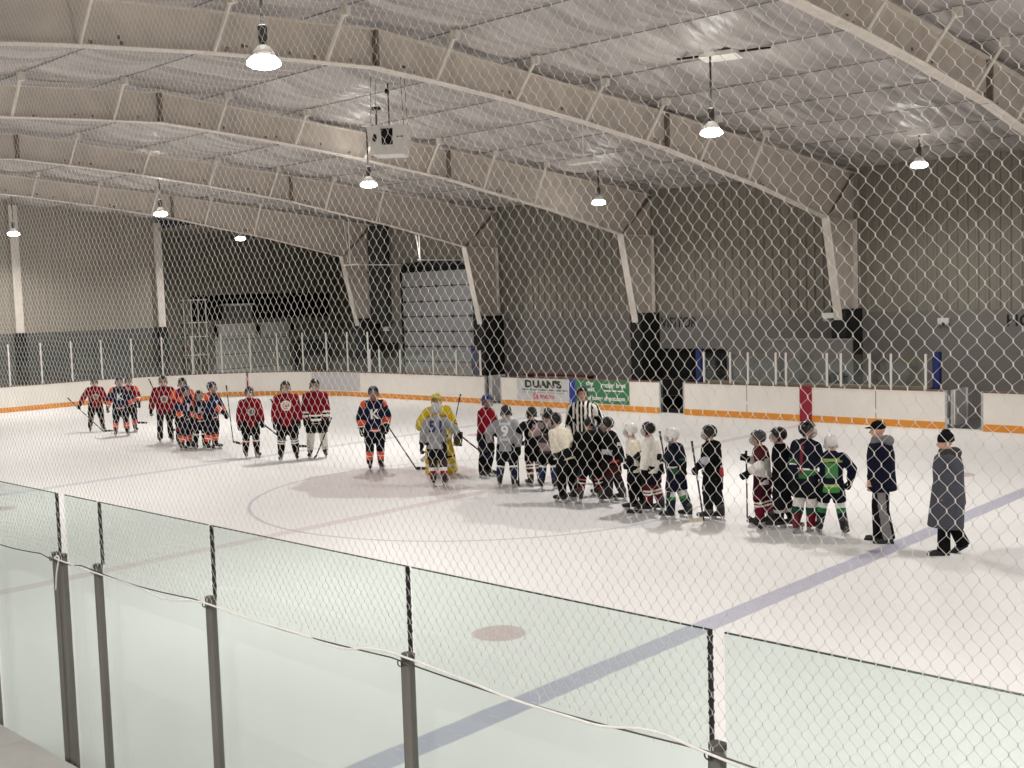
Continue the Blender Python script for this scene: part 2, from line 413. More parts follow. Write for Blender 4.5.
# ------------------------------------------------------------------ rigid roof frames
def lerp_prof(pts,y):
    for (a,za),(b,zb) in zip(pts[:-1],pts[1:]):
        if a<=y<=b: return za+(zb-za)*(y-a)/(b-a)
    return pts[-1][1]
TOPP=[(11.4,8.77),(20.45,8.16),(30.2,7.32)]
BOTP=[(11.4,8.08),(13.0,8.0),(15.0,7.87),(17.2,7.67),(20.45,7.31),(22.7,6.94),(24.8,6.62),(28.5,5.9)]
def roof_frame(X, label):
    root=empty('roof_frame',(X,RY,0),0,label,'roof frame','cream steel roof frames spanning the rink')
    loc=lambda p:(p[0]-X,p[1]-RY,p[2])
    tw=.008; fw=.13
    web=MB(); ys=[p[0] for p in BOTP]
    def mirror(y): return 2*RY-y
    for sgn in (1,-1):
        Y=lambda y: y if sgn>0 else mirror(y)
        for a,b in zip(ys[:-1],ys[1:]):
            q=[(Y(a),lerp_prof(BOTP,a)),(Y(b),lerp_prof(BOTP,b)),(Y(b),lerp_prof(TOPP,b)),(Y(a),lerp_prof(TOPP,a))]
            web.prism(q,'x',X-tw,X+tw)
            for P_,dz,m in ((BOTP,.02,1),(TOPP,-.02,1)):
                q=[(Y(a),lerp_prof(P_,a)),(Y(b),lerp_prof(P_,b)),(Y(b),lerp_prof(P_,b)+dz),(Y(a),lerp_prof(P_,a)+dz)]
                web.prism(q,'x',X-fw,X+fw,m)
        web.prism([(Y(28.5),5.9),(Y(28.5),7.46),(Y(30.25),7.31),(Y(30.25),5.9)],'x',X-tw,X+tw)
        web.prism([(Y(28.5),7.46),(Y(30.25),7.31),(Y(30.25),7.29),(Y(28.5),7.44)],'x',X-fw,X+fw,1)
    web.xf(Matrix.Translation((-X,-RY,0))); web.build('rafter',[M_steel,M_flange],root)
    for sgn in (1,-1):
        Y=lambda y: y if sgn>0 else mirror(y)
        c=MB(); c.prism([(Y(28.5),5.9),(Y(30.25),5.9),(Y(30.25),-.02),(Y(29.95),-.02)],'x',X-tw,X+tw)
        c.prism([(Y(28.48),5.9),(Y(28.52),5.9),(Y(29.97),-.02),(Y(29.93),-.02)],'x',X-fw,X+fw,1)
        c.prism([(Y(30.23),5.9),(Y(30.27),5.9),(Y(30.27),-.02),(Y(30.23),-.02)],'x',X-fw,X+fw,1)
        c.prism([(Y(28.5),5.88),(Y(30.25),5.88),(Y(30.25),5.92),(Y(28.5),5.92)],'x',X-fw,X+fw,0)
        c.xf(Matrix.Translation((-X,-RY,0))); c.build('column',[M_steel,M_flange],root)
        st=MB(); st.prism([(Y(28.55),5.95),(Y(28.62),5.95),(Y(30.2),7.2),(Y(30.2),7.28),(Y(30.12),7.28)],'x',X+.01,X+.09); st.prism([(Y(28.55),5.95),(Y(28.62),5.95),(Y(30.2),7.2),(Y(30.2),7.28),(Y(30.12),7.28)],'x',X-.09,X-.01)
        st.xf(Matrix.Translation((-X,-RY,0))); st.build('knee_stiffener',M_rust,root)
        p=MB(); y0,y1=(29.22,30.36) if sgn>0 else (mirror(30.36),mirror(29.22)); p.bbox((X-.24,y0,-.02),(X+.24,y1,3.2),.04)
        p.xf(Matrix.Translation((-X,-RY,0))); tag(p.build('base_pad',M_pad,root),'black padding box around the foot of the column')
    for y in (11.4,20.45,mirror(20.45)):
        ya=y if y>=RY else mirror(y)
        z0,z1=lerp_prof(BOTP,ya),lerp_prof(TOPP,ya); s=MB(); s.box((X-.12,y-.035,z0),(X+.12,y+.035,z1))
        for k in range(5):
            zz=z0+.08+(z1-z0-.16)*k/4
            for sx in (-.07,.07): s.box((X+sx-.02,y-.06,zz-.02),(X+sx+.02,y+.06,zz+.02))
        s.xf(Matrix.Translation((-X,-RY,0))); s.build('splice_plate',M_rust,root)
    for y in PURL:
        ya=y if y>=RY else mirror(y)
        if ya>25.5: continue
        zb=lerp_prof(BOTP,ya); s=MB()
        s.tube([(X+.11,y,zb+.03),(X+.66,y,roofz(y)-.1)],.036,6); s.box((X+.58,y-.05,roofz(y)-.2),(X+.74,y+.05,roofz(y)-.03))
        s.xf(Matrix.Translation((-X,-RY,0))); s.build('flange_brace',M_brace,root)
        if y>4:
            g=MB()
            for k in range(3):
                yy=y+rng.uniform(-.9,.9); yl=yy if yy>=RY else mirror(yy); zz=lerp_prof(BOTP,yl)+rng.uniform(.03,.16)
                g.box((X+.009,yy-.02,zz),(X+.018,yy+rng.uniform(.02,.07),zz+rng.uniform(.03,.07)))
            g.xf(Matrix.Translation((-X,-RY,0))); g.build('web_plate',M_rust,root)
    return root
FR_L={7.35:'nearest steel roof frame, crossing the upper right corner overhead',
 -.25:'second roof frame, whose column stands right of the red board panel wall bay beside the penalty bench glass',
 -7.85:'third roof frame, whose black-padded column stands just left of the VISITOR lettering',
 -15.45:'fourth roof frame, whose column stands right beside the grey overhead door',
 -23.05:'farthest roof frame, whose column stands left of the dark duct and overhead door'}
FR_L[-.25]='second nearest roof frame, running over the rink to the column between VISITOR and HOME'
for X in (7.35,-.25,-7.85,-15.45,-23.05): roof_frame(X,FR_L[X])
def wall_post(Y, zt, label):
    r=empty('wall_post',(XL+.14,Y,0),0,label,'wall post','end wall posts')
    b=MB(); b.box((-.12,-.1,2.9),(.085,.1,zt)); b.box((.08,-.17,2.9),(.1,.17,zt)); b.build('shaft',M_flange,r)
    b=MB(); b.bbox((-.1,-.2,-.02),(.2,.2,3.1),.03); b.build('base_pad',M_pad,r)
wall_post(17.6,8.3,'cream steel post on the end wall, nearest the left edge')
wall_post(24.0,7.75,'cream steel post at the corner where the end wall meets the dark alcove')

# ------------------------------------------------------------------ overhead door in the back wall, duct, track
dr=MB(); x0,x1=-21.2,-16.9; zt=5.12
dr.box((x0-.12,YB-.1,-.02),(x0,YB-.03,zt+.12)); dr.box((x1,YB-.1,-.02),(x1+.12,YB-.03,zt+.12)); dr.box((x0,YB-.1,zt),(x1,YB-.03,zt+.3))
do=struct('door_1',dr,M_black,label='grey sectional overhead door behind the corner glass')
npan=8; ph=zt/npan
for k in range(npan):
    p=MB(); p.box((x0+.01,YB-.08,k*ph+.03),(x1-.01,YB-.035,(k+1)*ph-.01)); p.box((x0+.01,YB-.06,k*ph-.01),(x1-.01,YB-.035,k*ph+.03),1)
    for hx in (.03,.28,.5,.72,.97): p.box((x0+(x1-x0)*hx-.06,YB-.1,k*ph-.05),(x0+(x1-x0)*hx+.06,YB-.08,k*ph+.07),1)
    p.build('door_panel',[M_doorp,M_seam],do)
tr=empty('door_track',(x0,YB,5.5),0,'pale overhead door track hung from the roof on thin bars','door track')
for xx in (0,x1-x0):
    b=MB(); b.box((xx-.03,-3.0,-.05),(xx+.03,-.1,.0)); b.build('rail',M_white,tr)
for xx in (0,x1-x0):
    b=MB(); b.tube([(xx,-2.9,-.02),(xx,-2.9,1.9)],.025,6); b.tube([(xx,-2.9,-.02),(xx-.35,-2.9,1.9)],.02,6); b.build('hanger',M_white,tr)
b=MB(); b.box((-.3,-3.05,-.06),(.6,-2.95,.0)); b.build('end_bar',M_white,tr)
b=MB(); b.tube([(.2,-.2,-.1),(x1-x0-.1,-.2,-.1)],.1,10)
for k in range(9): b.tube([(.3+k*.42,-.2,-.1),(.42+k*.42,-.2,-.1)],.15,10)
b.build('spring_shaft',M_black,tr)
b=MB(); b.bbox((-22.95,YB-.5,2.95),(-21.95,YB-.06,7.2),.04); b.box((-23.0,YB-.53,5.2),(-21.9,YB-.06,5.26)); tag(b.build('air_duct',M_duct),'tall dark duct on the wall left of the overhead door','duct')
b=MB(); b.bbox((-22.75,YB-.14,-.02),(-21.65,YB-.04,2.1),.02); tag(b.build('service_door',M_pad),'dark service door between roof column and overhead door','door')
b=MB(); b.lathe([(.02,0),(.16,.0),(.1,.14),(.03,.2)],(-22.2,YB-.25,2.62)); b.box((-22.22,YB-.2,2.72),(-22.18,YB-.03,2.78)); tag(b.build('wall_lamp',M_white,smooth=False),'small white shaded wall lamp above the dark service door','lamp')

# ------------------------------------------------------------------ things on the grey wall
def text_mesh(s, size, depth=.01, bold=0., align='CENTER'):
    c=bpy.data.curves.new('t','FONT'); c.body=s; c.size=size; c.extrude=depth/2; c.offset=bold; c.align_x=align; c.align_y='CENTER'
    o=bpy.data.objects.new('t',c); COL.objects.link(o)
    me=bpy.data.meshes.new_from_object(o.evaluated_get(bpy.context.evaluated_depsgraph_get()))
    bpy.data.objects.remove(o); bpy.data.curves.remove(c); return me
def text_obj(name, s, size, loc, m, parent=None, width=None, bold=0., depth=.01):
    """upright lettering on a wall that faces -Y"""
    me=text_mesh(s,size,depth,bold); n=len(me.vertices); co=np.empty(n*3); me.vertices.foreach_get('co',co); co=co.reshape(-1,3)
    co[:,0]-=(co[:,0].max()+co[:,0].min())/2; co[:,1]-=(co[:,1].max()+co[:,1].min())/2
    if width: co[:,0]*=width/(co[:,0].max()-co[:,0].min())
    co=np.stack([co[:,0],-co[:,2],co[:,1]],1); me.vertices.foreach_set('co',co.ravel()); me.materials.clear(); me.materials.append(m); me.update()
    return link(name,me,parent,loc)
M_letter=mat('black_lettering',S(22,22,24),.6)
o=text_obj('wall_lettering','VISITOR',.5,(-6.82,YB-.037,2.83),M_letter,None,1.5,.003); tag(o,'black VISITOR lettering on the grey wall','lettering')
o=text_obj('wall_lettering','HOME',.46,(4.95,YB-.037,2.78),M_letter,None,1.36,.006); tag(o,'black HOME lettering on the grey wall at the right edge','lettering')
def wall_fixture(x,z,label):
    r=empty('emergency_light',(x,YB-.03,z),0,label,'wall light')
    b=MB(); b.bbox((-.17,-.12,-.06),(.17,0,.07),.03); b.build('housing',M_white,r)
    for sx in (-.1,.1):
        h=MB(); h.tube([(sx,-.06,-.06),(sx,-.1,-.13)],[.05,.06],10); h.build('lamp_head',M_white,r)
wall_fixture(2.5,2.8,'small white emergency light on the grey wall right of the VISITOR bench glass')
b=empty('emergency_light',(-.52,29.2,3.02),0,'small white light box fixed to the column left of the HOME lettering','wall light')
q=MB(); q.bbox((-.2,-.1,-.08),(.14,.08,.08),.02); q.build('housing',M_white,b); q=MB(); q.tube([(-.1,-.05,-.08),(-.1,-.1,-.14)],[.04,.06],10); q.build('lamp_head',M_white,b)
q=MB(); q.tube([(.05,.04,.08),(.05,.04,.3),(.12,.08,.42)],.03,6); q.build('conduit',M_duct,b)
# low partition behind the penalty bench
q=MB(); q.box((-2.6,29.0,-.02),(.28,29.1,2.28)); q.box((-2.6,28.97,2.28),(.28,29.13,2.32),1); tag(q.build('bench_partition',[M_lower,M_doorp]),'grey half-height partition standing behind the glassed bench','partition')
# long bench and shelves in the team area
q=empty('team_bench',(-10.4,27.95,0),0,'dark red bench top showing above the boards by the sponsor signs','bench')
m_=MB(); m_.box((-1.5,-.2,1.06),(1.7,.2,1.11)); m_.build('seat',mat('bench_red',S(92,40,40),.6),q)
for xx in (-1.3,1.5):
    m_=MB(); m_.box((xx-.04,-.15,-.02),(xx+.04,.15,1.06)); m_.build('leg',M_pad,q)
q=empty('equipment_bin',(.3,28.1,0),0,'dark bin behind the bench glass right of the red board panel','bin')
m_=MB(); m_.lathe([(.22,-.02),(.27,1.22),(.29,1.24),(.29,1.3),(.26,1.3)],n=18); m_.build('body',M_black,q); m_=MB(); m_.lathe([(.28,1.3),(.2,1.38),(.02,1.4)],n=18); m_.build('lid',M_black,q)
# alcove things
q=empty('scaffold_tower',(-33.3,27.4,0),0,'white ladder scaffold standing in the alcove by the corner post','scaffold')
for yy in (-.4,.4):
    for xx in (-.35,.35):
        m_=MB(); m_.tube([(xx,yy,-.02),(xx,yy,4.35)],.03,6); m_.build('upright',M_white,q)
for z in (.6,1.6,2.5,3.2,4.3):
    m_=MB()
    for xx in (-.35,.35): m_.tube([(xx,-.55,z),(xx,.5,z)],.025,6)
    for yy in (-.4,.4): m_.tube([(-.35,yy,z),(.35,yy,z)],.025,6)
    m_.build('rung',M_white,q)
q=empty('storage_box',(-34.9,30.8,3.22),0,'pale storage box on the dark loft above the white alcove door','box')
m_=MB(); m_.bbox((-.4,-.6,0),(.3,.8,.75),.03); m_.build('body',M_lower,q); m_=MB(); m_.box((-.45,-.7,.75),(.35,.9,.85)); m_.build('lid',M_white,q)
for y0_,l_ in ((28.8,'black bracket at the left top corner of the white alcove door'),(31.3,'black bracket at the middle top of the white alcove door'),(33.4,'black bracket at the right top corner of the white alcove door')):
    q=MB(); q.prism([(y0_,2.55),(y0_+.16,2.4),(y0_+.24,2.9),(y0_,3.04)],'x',XA+.03,XA+.2); tag(q.build('door_bracket',M_black),l_,'bracket','brackets on the white alcove door')

# ------------------------------------------------------------------ dasher boards
def path_pts(kind):
    """centre path of the far boards from the left end round the corner, as arc"""
    r=8.2; x0=-29.1; y1=RINK_W; cx=x0+r; cy=y1-r
    pts=[(x0,1.0)]+[(x0,y) for y in np.linspace(4,cy,12)]
    for k in range(1,17):
        t=PI-PI/2*k/16; pts.append((cx+r*math.cos(t),cy+r*math.sin(t)))
    return pts
def ribbon(mb, pts, z0, z1, t0, t1, m=0):
    """wall strip along pts (rink to the right of travel = inside), from offset t0 to t1 outward"""
    P=[Vector((x,y)) for x,y in pts]; N=[]
    for i in range(len(P)):
        d=(P[min(i+1,len(P)-1)]-P[max(i-1,0)]).normalized(); N.append(Vector((-d.y,d.x)))
    vs=[]
    for p,n in zip(P,N):
        a=p+n*t0; b=p+n*t1; vs+= [(a.x,a.y,z0),(b.x,b.y,z0),(b.x,b.y,z1),(a.x,a.y,z1)]
    fs=[]
    for i in range(len(P)-1):
        a=i*4; b=a+4
        for j in range(4): fs.append((a+j,a+(j+1)%4,b+(j+1)%4,b+j))
    fs+=[(3,2,1,0),tuple((len(P)-1)*4+j for j in range(4))]
    mb.add(vs,fs,m)
corner=path_pts(0)
def boards(pts, label, extra=None):
    c=pts[0]; r=empty('dasher_board',(0,0,0),0,label,'rink boards','white dasher boards with orange kick strip')
    b=MB(); ribbon(b,pts,.0,HB-.03,0,.12); b.build('panel',M_board,r)
    b=MB(); ribbon(b,pts,.015,.2,-.012,.0); tag(b.build('kick_strip',M_orange,r),'orange kick strip')
    b=MB(); ribbon(b,pts,HB-.03,HB+.01,-.012,.14); b.build('cap_rail',M_cap,r)
    return r
seg1=corner+[(x,RINK_W) for x in np.linspace(-20,-13.3,8)]
r1=boards(seg1,'white boards curving round the far corner, with a grey patch and orange kick strip')
b=MB(); b.box((-23.3,0,0),(0,0,0)) if False else None
gp=[(x,y) for x,y in corner if x>-23.5 and y>20][-4:]+[(-20.5,RINK_W)]
b=MB(); ribbon(b,gp,.24,HB-.04,-.012,.0); tag(b.build('grey_panel',M_boardgrey,r1),'plain light grey panel')
_d=Vector((-26.15+20.9,25.6-(RINK_W-8.2))).normalized(); gl=(-20.9+_d.x*8.17,RINK_W-8.2+_d.y*8.17); d_=Vector((_d.y,-_d.x))
b=MB(); ribbon(b,[(gl[0]-d_.x*.03,gl[1]-d_.y*.03),(gl[0]+d_.x*.03,gl[1]+d_.y*.03)],.2,HB,-.02,.0); tag(b.build('goal_line_stripe',M_red,r1),'thin red stripe')
r2=boards([(x,RINK_W) for x in np.linspace(-12.42,-5.42,5)],'white boards carrying the two sponsor signs')
r3=boards([(x,RINK_W) for x in np.linspace(-4.45,3.8,6)],'white boards with a dark red centre panel')
b=MB(); b.box((-.44,RINK_W-.016,.0),(-.05,RINK_W,HB)); tag(b.build('centre_line_panel',M_red,r3),'dark red centre line panel')
for xs_ in (1.88,-2.2):
    b=MB(); b.box((xs_-.008,RINK_W-.003,.2),(xs_+.008,RINK_W,HB-.03)); b.build('panel_seam',M_seam,r3)
r4=boards([(x,RINK_W) for x in np.linspace(4.8,28,8)],'white boards at the right edge, past the open gate')
rn=boards([(x,0.) for x in np.linspace(26,-20,12)],'near side boards below the glass in front of the viewer')
def gate(x0,x1,label,swing,leaf=True):
    r=empty('bench_gate',(x0,RINK_W,0),0,label,'gate','open bench gates in the far boards')
    b=MB(); b.box((0,-.01,0),(x1-x0,.14,.035)); tag(b.build('sill',M_whitepost,r),'white sill')
    for xx in (0.0,x1-x0-.06):
        b=MB(); b.box((xx,0,.03),(xx+.06,.12,HB)); b.build('jamb',M_alum,r)
    if leaf:
        b=MB(); b.box((.1,.14,.08),(.15,.14+swing,HB)); b.build('leaf',M_boardgrey,r)
        for ya_ in (.2,.1+swing):
            b=MB(); b.box((.15,ya_,.12),(.19,ya_+.05,HB)); b.build('leaf_edge',M_whitepost,r)
gate(-13.3,-12.42,'open gate gap beside the roof column, left of the white sponsor sign',.8)
gate(-5.42,-4.45,'open gate gap in front of the black doorway',.9,False)
gate(3.8,4.8,'open gate gap at right with its grey leaf swung back',.95)
# sponsor signs
sg=empty('sponsor_sign',(-10.42,RINK_W-.012,.62),0,"pale grey sponsor sign with dark green DUAN'S lettering",'sign')
b=MB(); b.box((-1.2,-.006,-.385),(1.2,.01,.385)); b.build('board',mat('sign_grey',S(205,206,208),.4,0,.02,3),sg)
G1=mat('sign_dark_green',S(58,66,44),.5); G2=mat('sign_red_ink',S(196,66,74),.5); G3=mat('sign_grey_ink',S(120,124,120),.5)
text_obj('lettering',"DUAN'S",.34,(.05,-.012,.2),G1,sg,1.72,.018,.006)
b=MB(); xx=-.95
for L_ in (.3,.12,.16,.05,.34,.2,.3,.22): b.box((xx,-.01,-.04),(xx+L_,-.005,.02)); xx+=L_+.06
b.box((-.95,-.01,-.11),(.95,-.005,-.095)); b.build('small_print',G3,sg)
b=MB(); b.box((-.42,-.011,-.33),(-.2,-.005,-.14)); b.build('emblem',G2,sg); text_obj('red_lettering','ANOVA',.2,(.22,-.011,-.24),G2,sg,.72,.006,.005)
text_obj('emblem_letter','C',.16,(-.31,-.014,-.235),mat('sign_white_ink',S(235,235,232),.5),sg,None,.006,.004)
sg=empty('sponsor_sign',(-7.88,RINK_W-.012,.62),0,'green sponsor sign with white lettering and a blue left edge','sign')
b=MB(); b.box((-1.02,-.006,-.39),(1.27,.01,.39)); b.build('board',mat('sign_green',S(62,124,84),.4,0,.04,3),sg)
b=MB(); b.box((-1.3,-.006,-.39),(-1.02,.01,.39)); tag(b.build('blue_strip',mat('sign_blue',S(34,62,150),.4),sg),'blue strip')
WH=MATS['sign_white_ink']
text_obj('lettering','the\nbest',.2,(-.38,-.011,.19),WH,sg,.42,.004,.005)
text_obj('lettering','recipe best',.22,(.62,-.011,.22),WH,sg,1.05,.006,.005)
text_obj('lettering','of home depot.com',.2,(.3,-.011,-.22),WH,sg,1.6,.006,.005)
b=MB(); xx=.22
for L_ in (.3,.18,.26): b.box((xx,-.01,.03),(xx+L_,-.005,.075)); xx+=L_+.05
b.build('small_print',WH,sg)

# ------------------------------------------------------------------ glass on the far boards
def ordw(i): return ['first','second','third','fourth','fifth','sixth','seventh','eighth','ninth','tenth','eleventh','twelfth','thirteenth','fourteenth','fifteenth','sixteenth','seventeenth','eighteenth'][i]
def far_glass(pts, z1, what, M_post, pw=.035, first=0):
    for i in range(len(pts)-1):
        a=Vector(pts[i]); c=Vector(pts[i+1]); d=(c-a).normalized(); n=Vector((-d.y,d.x))
        b=MB(); p=[a+d*.03+n*.05,c-d*.03+n*.05,c-d*.03+n*.062,a+d*.03+n*.062]
        b.prism([(v.x,v.y) for v in p],'z',HB+.01,z1); tag(b.build('protective_glass',M_glass_far),'%s clear pane of the %s'%(ordw(i+first),what),'glass','far glass panes')
    for i,p in enumerate(pts):
        b=MB(); b.bbox((p[0]-pw,p[1]-pw+.05,HB+.005),(p[0]+pw,p[1]+pw+.05,z1+.03),.01); tag(b.build('glass_post',M_post),'%s slim post of the %s'%(ordw(i+first),what),'post','far glass posts')
arc=[]; L_=0.; dense=[]
for a,c in zip(corner[:-1],corner[1:]):
    for k in range(20): dense.append((a[0]+(c[0]-a[0])*k/20,a[1]+(c[1]-a[1])*k/20))
dense.append(corner[-1])
ptsE=[]; acc=0; last=None
start=min(range(len(dense)),key=lambda i: abs(dense[i][1]-12.6) if dense[i][0]<-29 else 99)
for i in range(start,len(dense)):
    if last is not None: acc+=math.hypot(dense[i][0]-last[0],dense[i][1]-last[1])
    last=dense[i]
    if not ptsE or acc>=1.225: ptsE.append(dense[i]); acc=0.
ptsE.append((-19.95,RINK_W))
far_glass(ptsE,2.66,'tall end glass counted from the left edge',M_whitepost,.028)
far_glass([(-19.85,RINK_W),(-19.25,RINK_W),(-17.97,RINK_W),(-16.05,RINK_W),(-14.77,RINK_W),(-13.5,RINK_W)],1.95,'lower glass before the overhead door counted from the left',M_whitepost,.03)
far_glass([(x,RINK_W) for x in (-3.73,-2.79,-2.17,-1.23,-.9,.4,.83,1.69,2.3,3.27)],1.97,'bench glass counted from the black doorway',M_whitepost,.028)
for x,lab in ((-4.05,'blue padded post beside the black doorway'),(3.47,'blue padded post at the right end of the bench glass'),(-14.05,'blue padded post beside the column by the overhead door')):
    b=MB(); b.bbox((x-.1,RINK_W+.2,-.02),(x+.1,RINK_W+.4,2.05),.04); tag(b.build('padded_post',M_blue),lab,'post')
b=MB(); b.box((-8.3,RINK_W+.2,-.02),(-3.0,YB,.02)); struct('floor_matting',b,M_dark,label='black rubber matting in the bench area')
b=MB(); b.box((-6.6,28.6,.02),(-3.6,28.9,1.0)); b.box((-6.6,28.4,.42),(-3.6,28.6,.46)); tag(b.build('players_bench',M_black),'black players bench seen through the gate gap in front of the doorway','bench')
b=MB(); b.box((-3.6,RINK_W+.14,.9),(3.3,RINK_W+.4,1.1)); tag(b.build('bench_shelf',mat('shelf_beige',S(150,140,120),.6)),'pale shelf along the back of the boards below the bench glass','shelf')

# ------------------------------------------------------------------ near glass, posts, netting
def near_pane(x0,x1,label,gasket=None):
    r=empty('protective_glass',(x0,0,1.04),0,label,'glass','near glass panes')
    b=MB(); b.box((0,-.004,0),(x1-x0,.004,2.0)); me=b.build('sheet',[M_glass,M_gedge],r)
    for p in me.data.polygons:
        if p.normal.z>.5: p.material_index=1
    b=MB(); b.tube([(0,-.001,2.0),(x1-x0,-.001,2.0)],.0022,6); tag(b.build('top_edge',M_gedge,r),'dark polished top edge')
    if gasket:
      for gx in ([0] if gasket=='l' else [x1-x0] if gasket=='r' else [0,x1-x0]):
        g=MB(); g.box((gx-.003,-.006,1.742),(gx+.003,.006,2.0))
        for k in range(9): g.box((gx-.0042,-.0072,1.78+k*.025),(gx+.0042,.0072,1.786+k*.025))
        tag(g.build('gasket',M_gasket,r),'black edge gasket')
near_pane(8.7,10.22,'near glass pane mostly outside the left edge of the frame')
near_pane(10.25,10.955,'near glass pane left of the double post','r')
near_pane(11.03,11.315,'narrow near glass pane right of the double post')
near_pane(11.335,12.145,'near glass pane between the second and third single posts','l')
near_pane(12.165,13.205,'near glass pane left of the middle post','b')
near_pane(13.225,14.235,'near glass pane in front of the red face-off dot','r')
near_pane(14.275,15.4,'near glass pane at the bottom right corner')
# right side gasket of pane before the last gap
def near_post(x,label,w=.05):
    r=empty('glass_post',(x,0,0),0,label,'post','near glass posts')
    b=MB(); b.bbox((-w/2,-.05,-.02),(w/2,-.02,2.79),.01); b.build('shaft',M_darkalum,r)
    b=MB(); b.bbox((-w/2-.001,-.051,2.782),(w/2+.001,-.019,2.796),.01); tag(b.build('cap',mat('dark_grey_cap',S(88,86,82),.6),r),'dark grey end cap')
    b=MB(); b.box((-w/2-.0005,-.046,.9),(-w/2+.001,-.026,2.77)); tag(b.build('groove',M_gasket,r),'dark groove')
    b=MB(); t=[(math.cos(a)*.009-.012,-.056,2.77+math.sin(a)*.009) for a in np.linspace(0,2*PI,12,endpoint=False)]
    b.tube(t,.002,5,closed=True); b.build('cable_ring',M_cable,r)
for x,l,w_ in ((10.27,'dark aluminium post at the left edge of the frame',.036),(10.994,'left post of the double aluminium post',.036),(11.053,'right post of the double aluminium post',.036),(11.363,'first single aluminium post right of the double post',.034),
          (12.193,'second single aluminium post right of the double post',.038),(13.231,'aluminium post in the middle of the frame bottom',.038),(14.272,'short visible aluminium post top at the bottom right',.036)):
    near_post(x,l,w_)
# netting: knotless twine in diamonds
PX,PZ=.031,.0412
cols=int((17.2-8.4)/(PX/2)); nrow=int((6.1-2.8)/(PZ/2))
c=np.arange(cols+1); k=np.arange(nrow+1)
NYv=-.092
kx=8.4+c[:,None]*PX/2+rng.normal(0,.0006,(cols+1,nrow+1))+.004*np.sin(k[None,:]*.13+c[:,None]*.02)
kz=2.812+k[None,:]*PZ/2+rng.normal(0,.0007,(cols+1,nrow+1))+.006*np.sin(c[:,None]*.045)+.003*np.sin(c[:,None]*.21+k[None,:]*.05)
ky=NYv+.006*np.sin(c[:,None]*.07+k[None,:]*.05)+0*kx
hk=PZ*.085
verts=[];faces=[];n0=0
for s in range(cols):
    # strand s visits column s on even knots and s+1 on odd ones (parity of the column)
    ci=np.where((k%2)==(s%2),s,s+1)
    cx,cy_,cz=kx[ci,k],ky[ci,k],kz[ci,k]
    off=np.where(ci==s,.0007,-.0007)
    P0=np.stack([cx+off,cy_,cz-hk],1); P1=np.stack([cx+off,cy_,cz+hk],1)
    P=np.stack([P0,P1],1).reshape(-1,3)
    up=(ci==s)                        # next run leans right going up
    rr=np.empty(len(P)); rr[:]=.00082
    lean=np.where(up,.0005,.00084)   # twist of the twine: the two families differ a little
    rr[1::2]=lean; rr[0::2][1:]=lean[:-1]; 
    ring=np.array([(1,0),(0,1),(-1,0),(0,-1)],float)
    vv=P[:,None,:]+np.stack([ring[None,:,0]*rr[:,None],ring[None,:,1]*rr[:,None],np.zeros((len(P),4))],-1)
    m_=len(P); verts.append(vv.reshape(-1,3))
    i=np.arange(m_-1)[:,None]*4+n0; j=np.arange(4)[None,:]; j2=(j+1)%4
    faces.append(np.stack([i+j,i+j2,i+4+j2,i+4+j],-1).reshape(-1,4)); n0+=m_*4
verts=np.concatenate(verts); faces=np.concatenate(faces)
me=bpy.data.meshes.new('twine'); me.vertices.add(len(verts)); me.vertices.foreach_set('co',verts.ravel())
me.loops.add(faces.size); me.loops.foreach_set('vertex_index',faces.ravel().astype(np.int32)); me.polygons.add(len(faces))
me.polygons.foreach_set('loop_start',np.arange(0,faces.size,4,dtype=np.int32)); me.update(); me.validate()
me.materials.append(M_net)
net=empty('safety_netting',(0,0,0),0,'white diamond mesh safety netting hung above the near glass','netting')
link('twine',me,net)
b=MB(); b.tube([(8.4,-.09,6.12),(17.2,-.09,6.12)],.006,6); b.build('top_cable',M_cable,net)
b=MB()
for q in range(150):
    x=8.5+q*.058+rng.uniform(-.01,.01); b.tube([(x,-.09,2.81),(x+rng.uniform(-.01,.01),-.09,2.81-rng.uniform(.012,.035))],.0009,4)
tag(b.build('loose_ends',M_net,net),kind='stuff')
posts=[10.26,10.99,11.36,12.19,13.23,14.27,15.3]
b=MB(); pl=[]
for a,c_ in zip(posts[:-1],posts[1:]):
    for t in np.linspace(0,1,8,endpoint=False): pl.append((a+(c_-a)*t,-.1,2.802-.012*math.sin(PI*t)*1.2))
pl.append((posts[-1],-.1,2.802)); b.tube(pl,.0022,6); tag(b.build('bottom_cable',M_cable),'dark steel cable strung along the post tops under the netting','cable')
b=MB(); pl=[(11.09,-.09,2.66),(11.13,-.1,2.74),(11.16,-.1,2.81),(11.12,-.1,2.80),(11.24,-.1,2.795),(11.42,-.1,2.79),(11.8,-.1,2.785),(12.0,-.1,2.77),(12.24,-.103,2.80),(12.5,-.1,2.79),(12.8,-.1,2.79),(13.0,-.1,2.785),(13.15,-.105,2.812),(13.27,-.105,2.818),(13.5,-.105,2.805),(13.7,-.105,2.79),(13.9,-.105,2.788),(14.0,-.105,2.79),(14.15,-.106,2.815),(14.3,-.106,2.8),(14.6,-.106,2.78),(15.2,-.106,2.8)]
pp=[]
for i in range(len(pl)-1):
    p0,p1,p2,p3=[Vector(pl[max(0,min(len(pl)-1,i+j))]) for j in (-1,0,1,2)]
    for t in (0,.25,.5,.75): pp.append(.5*((2*p1)+(p2-p0)*t+(2*p0-5*p1+4*p2-p3)*t*t+(3*p1-p0-3*p2+p3)*t**3))
pp.append(Vector(pl[-1])); b.tube(pp,.0032,7); tag(b.build('white_rope',M_rope,smooth=True),'thin white rope looped along the post tops in front of the glass','rope')
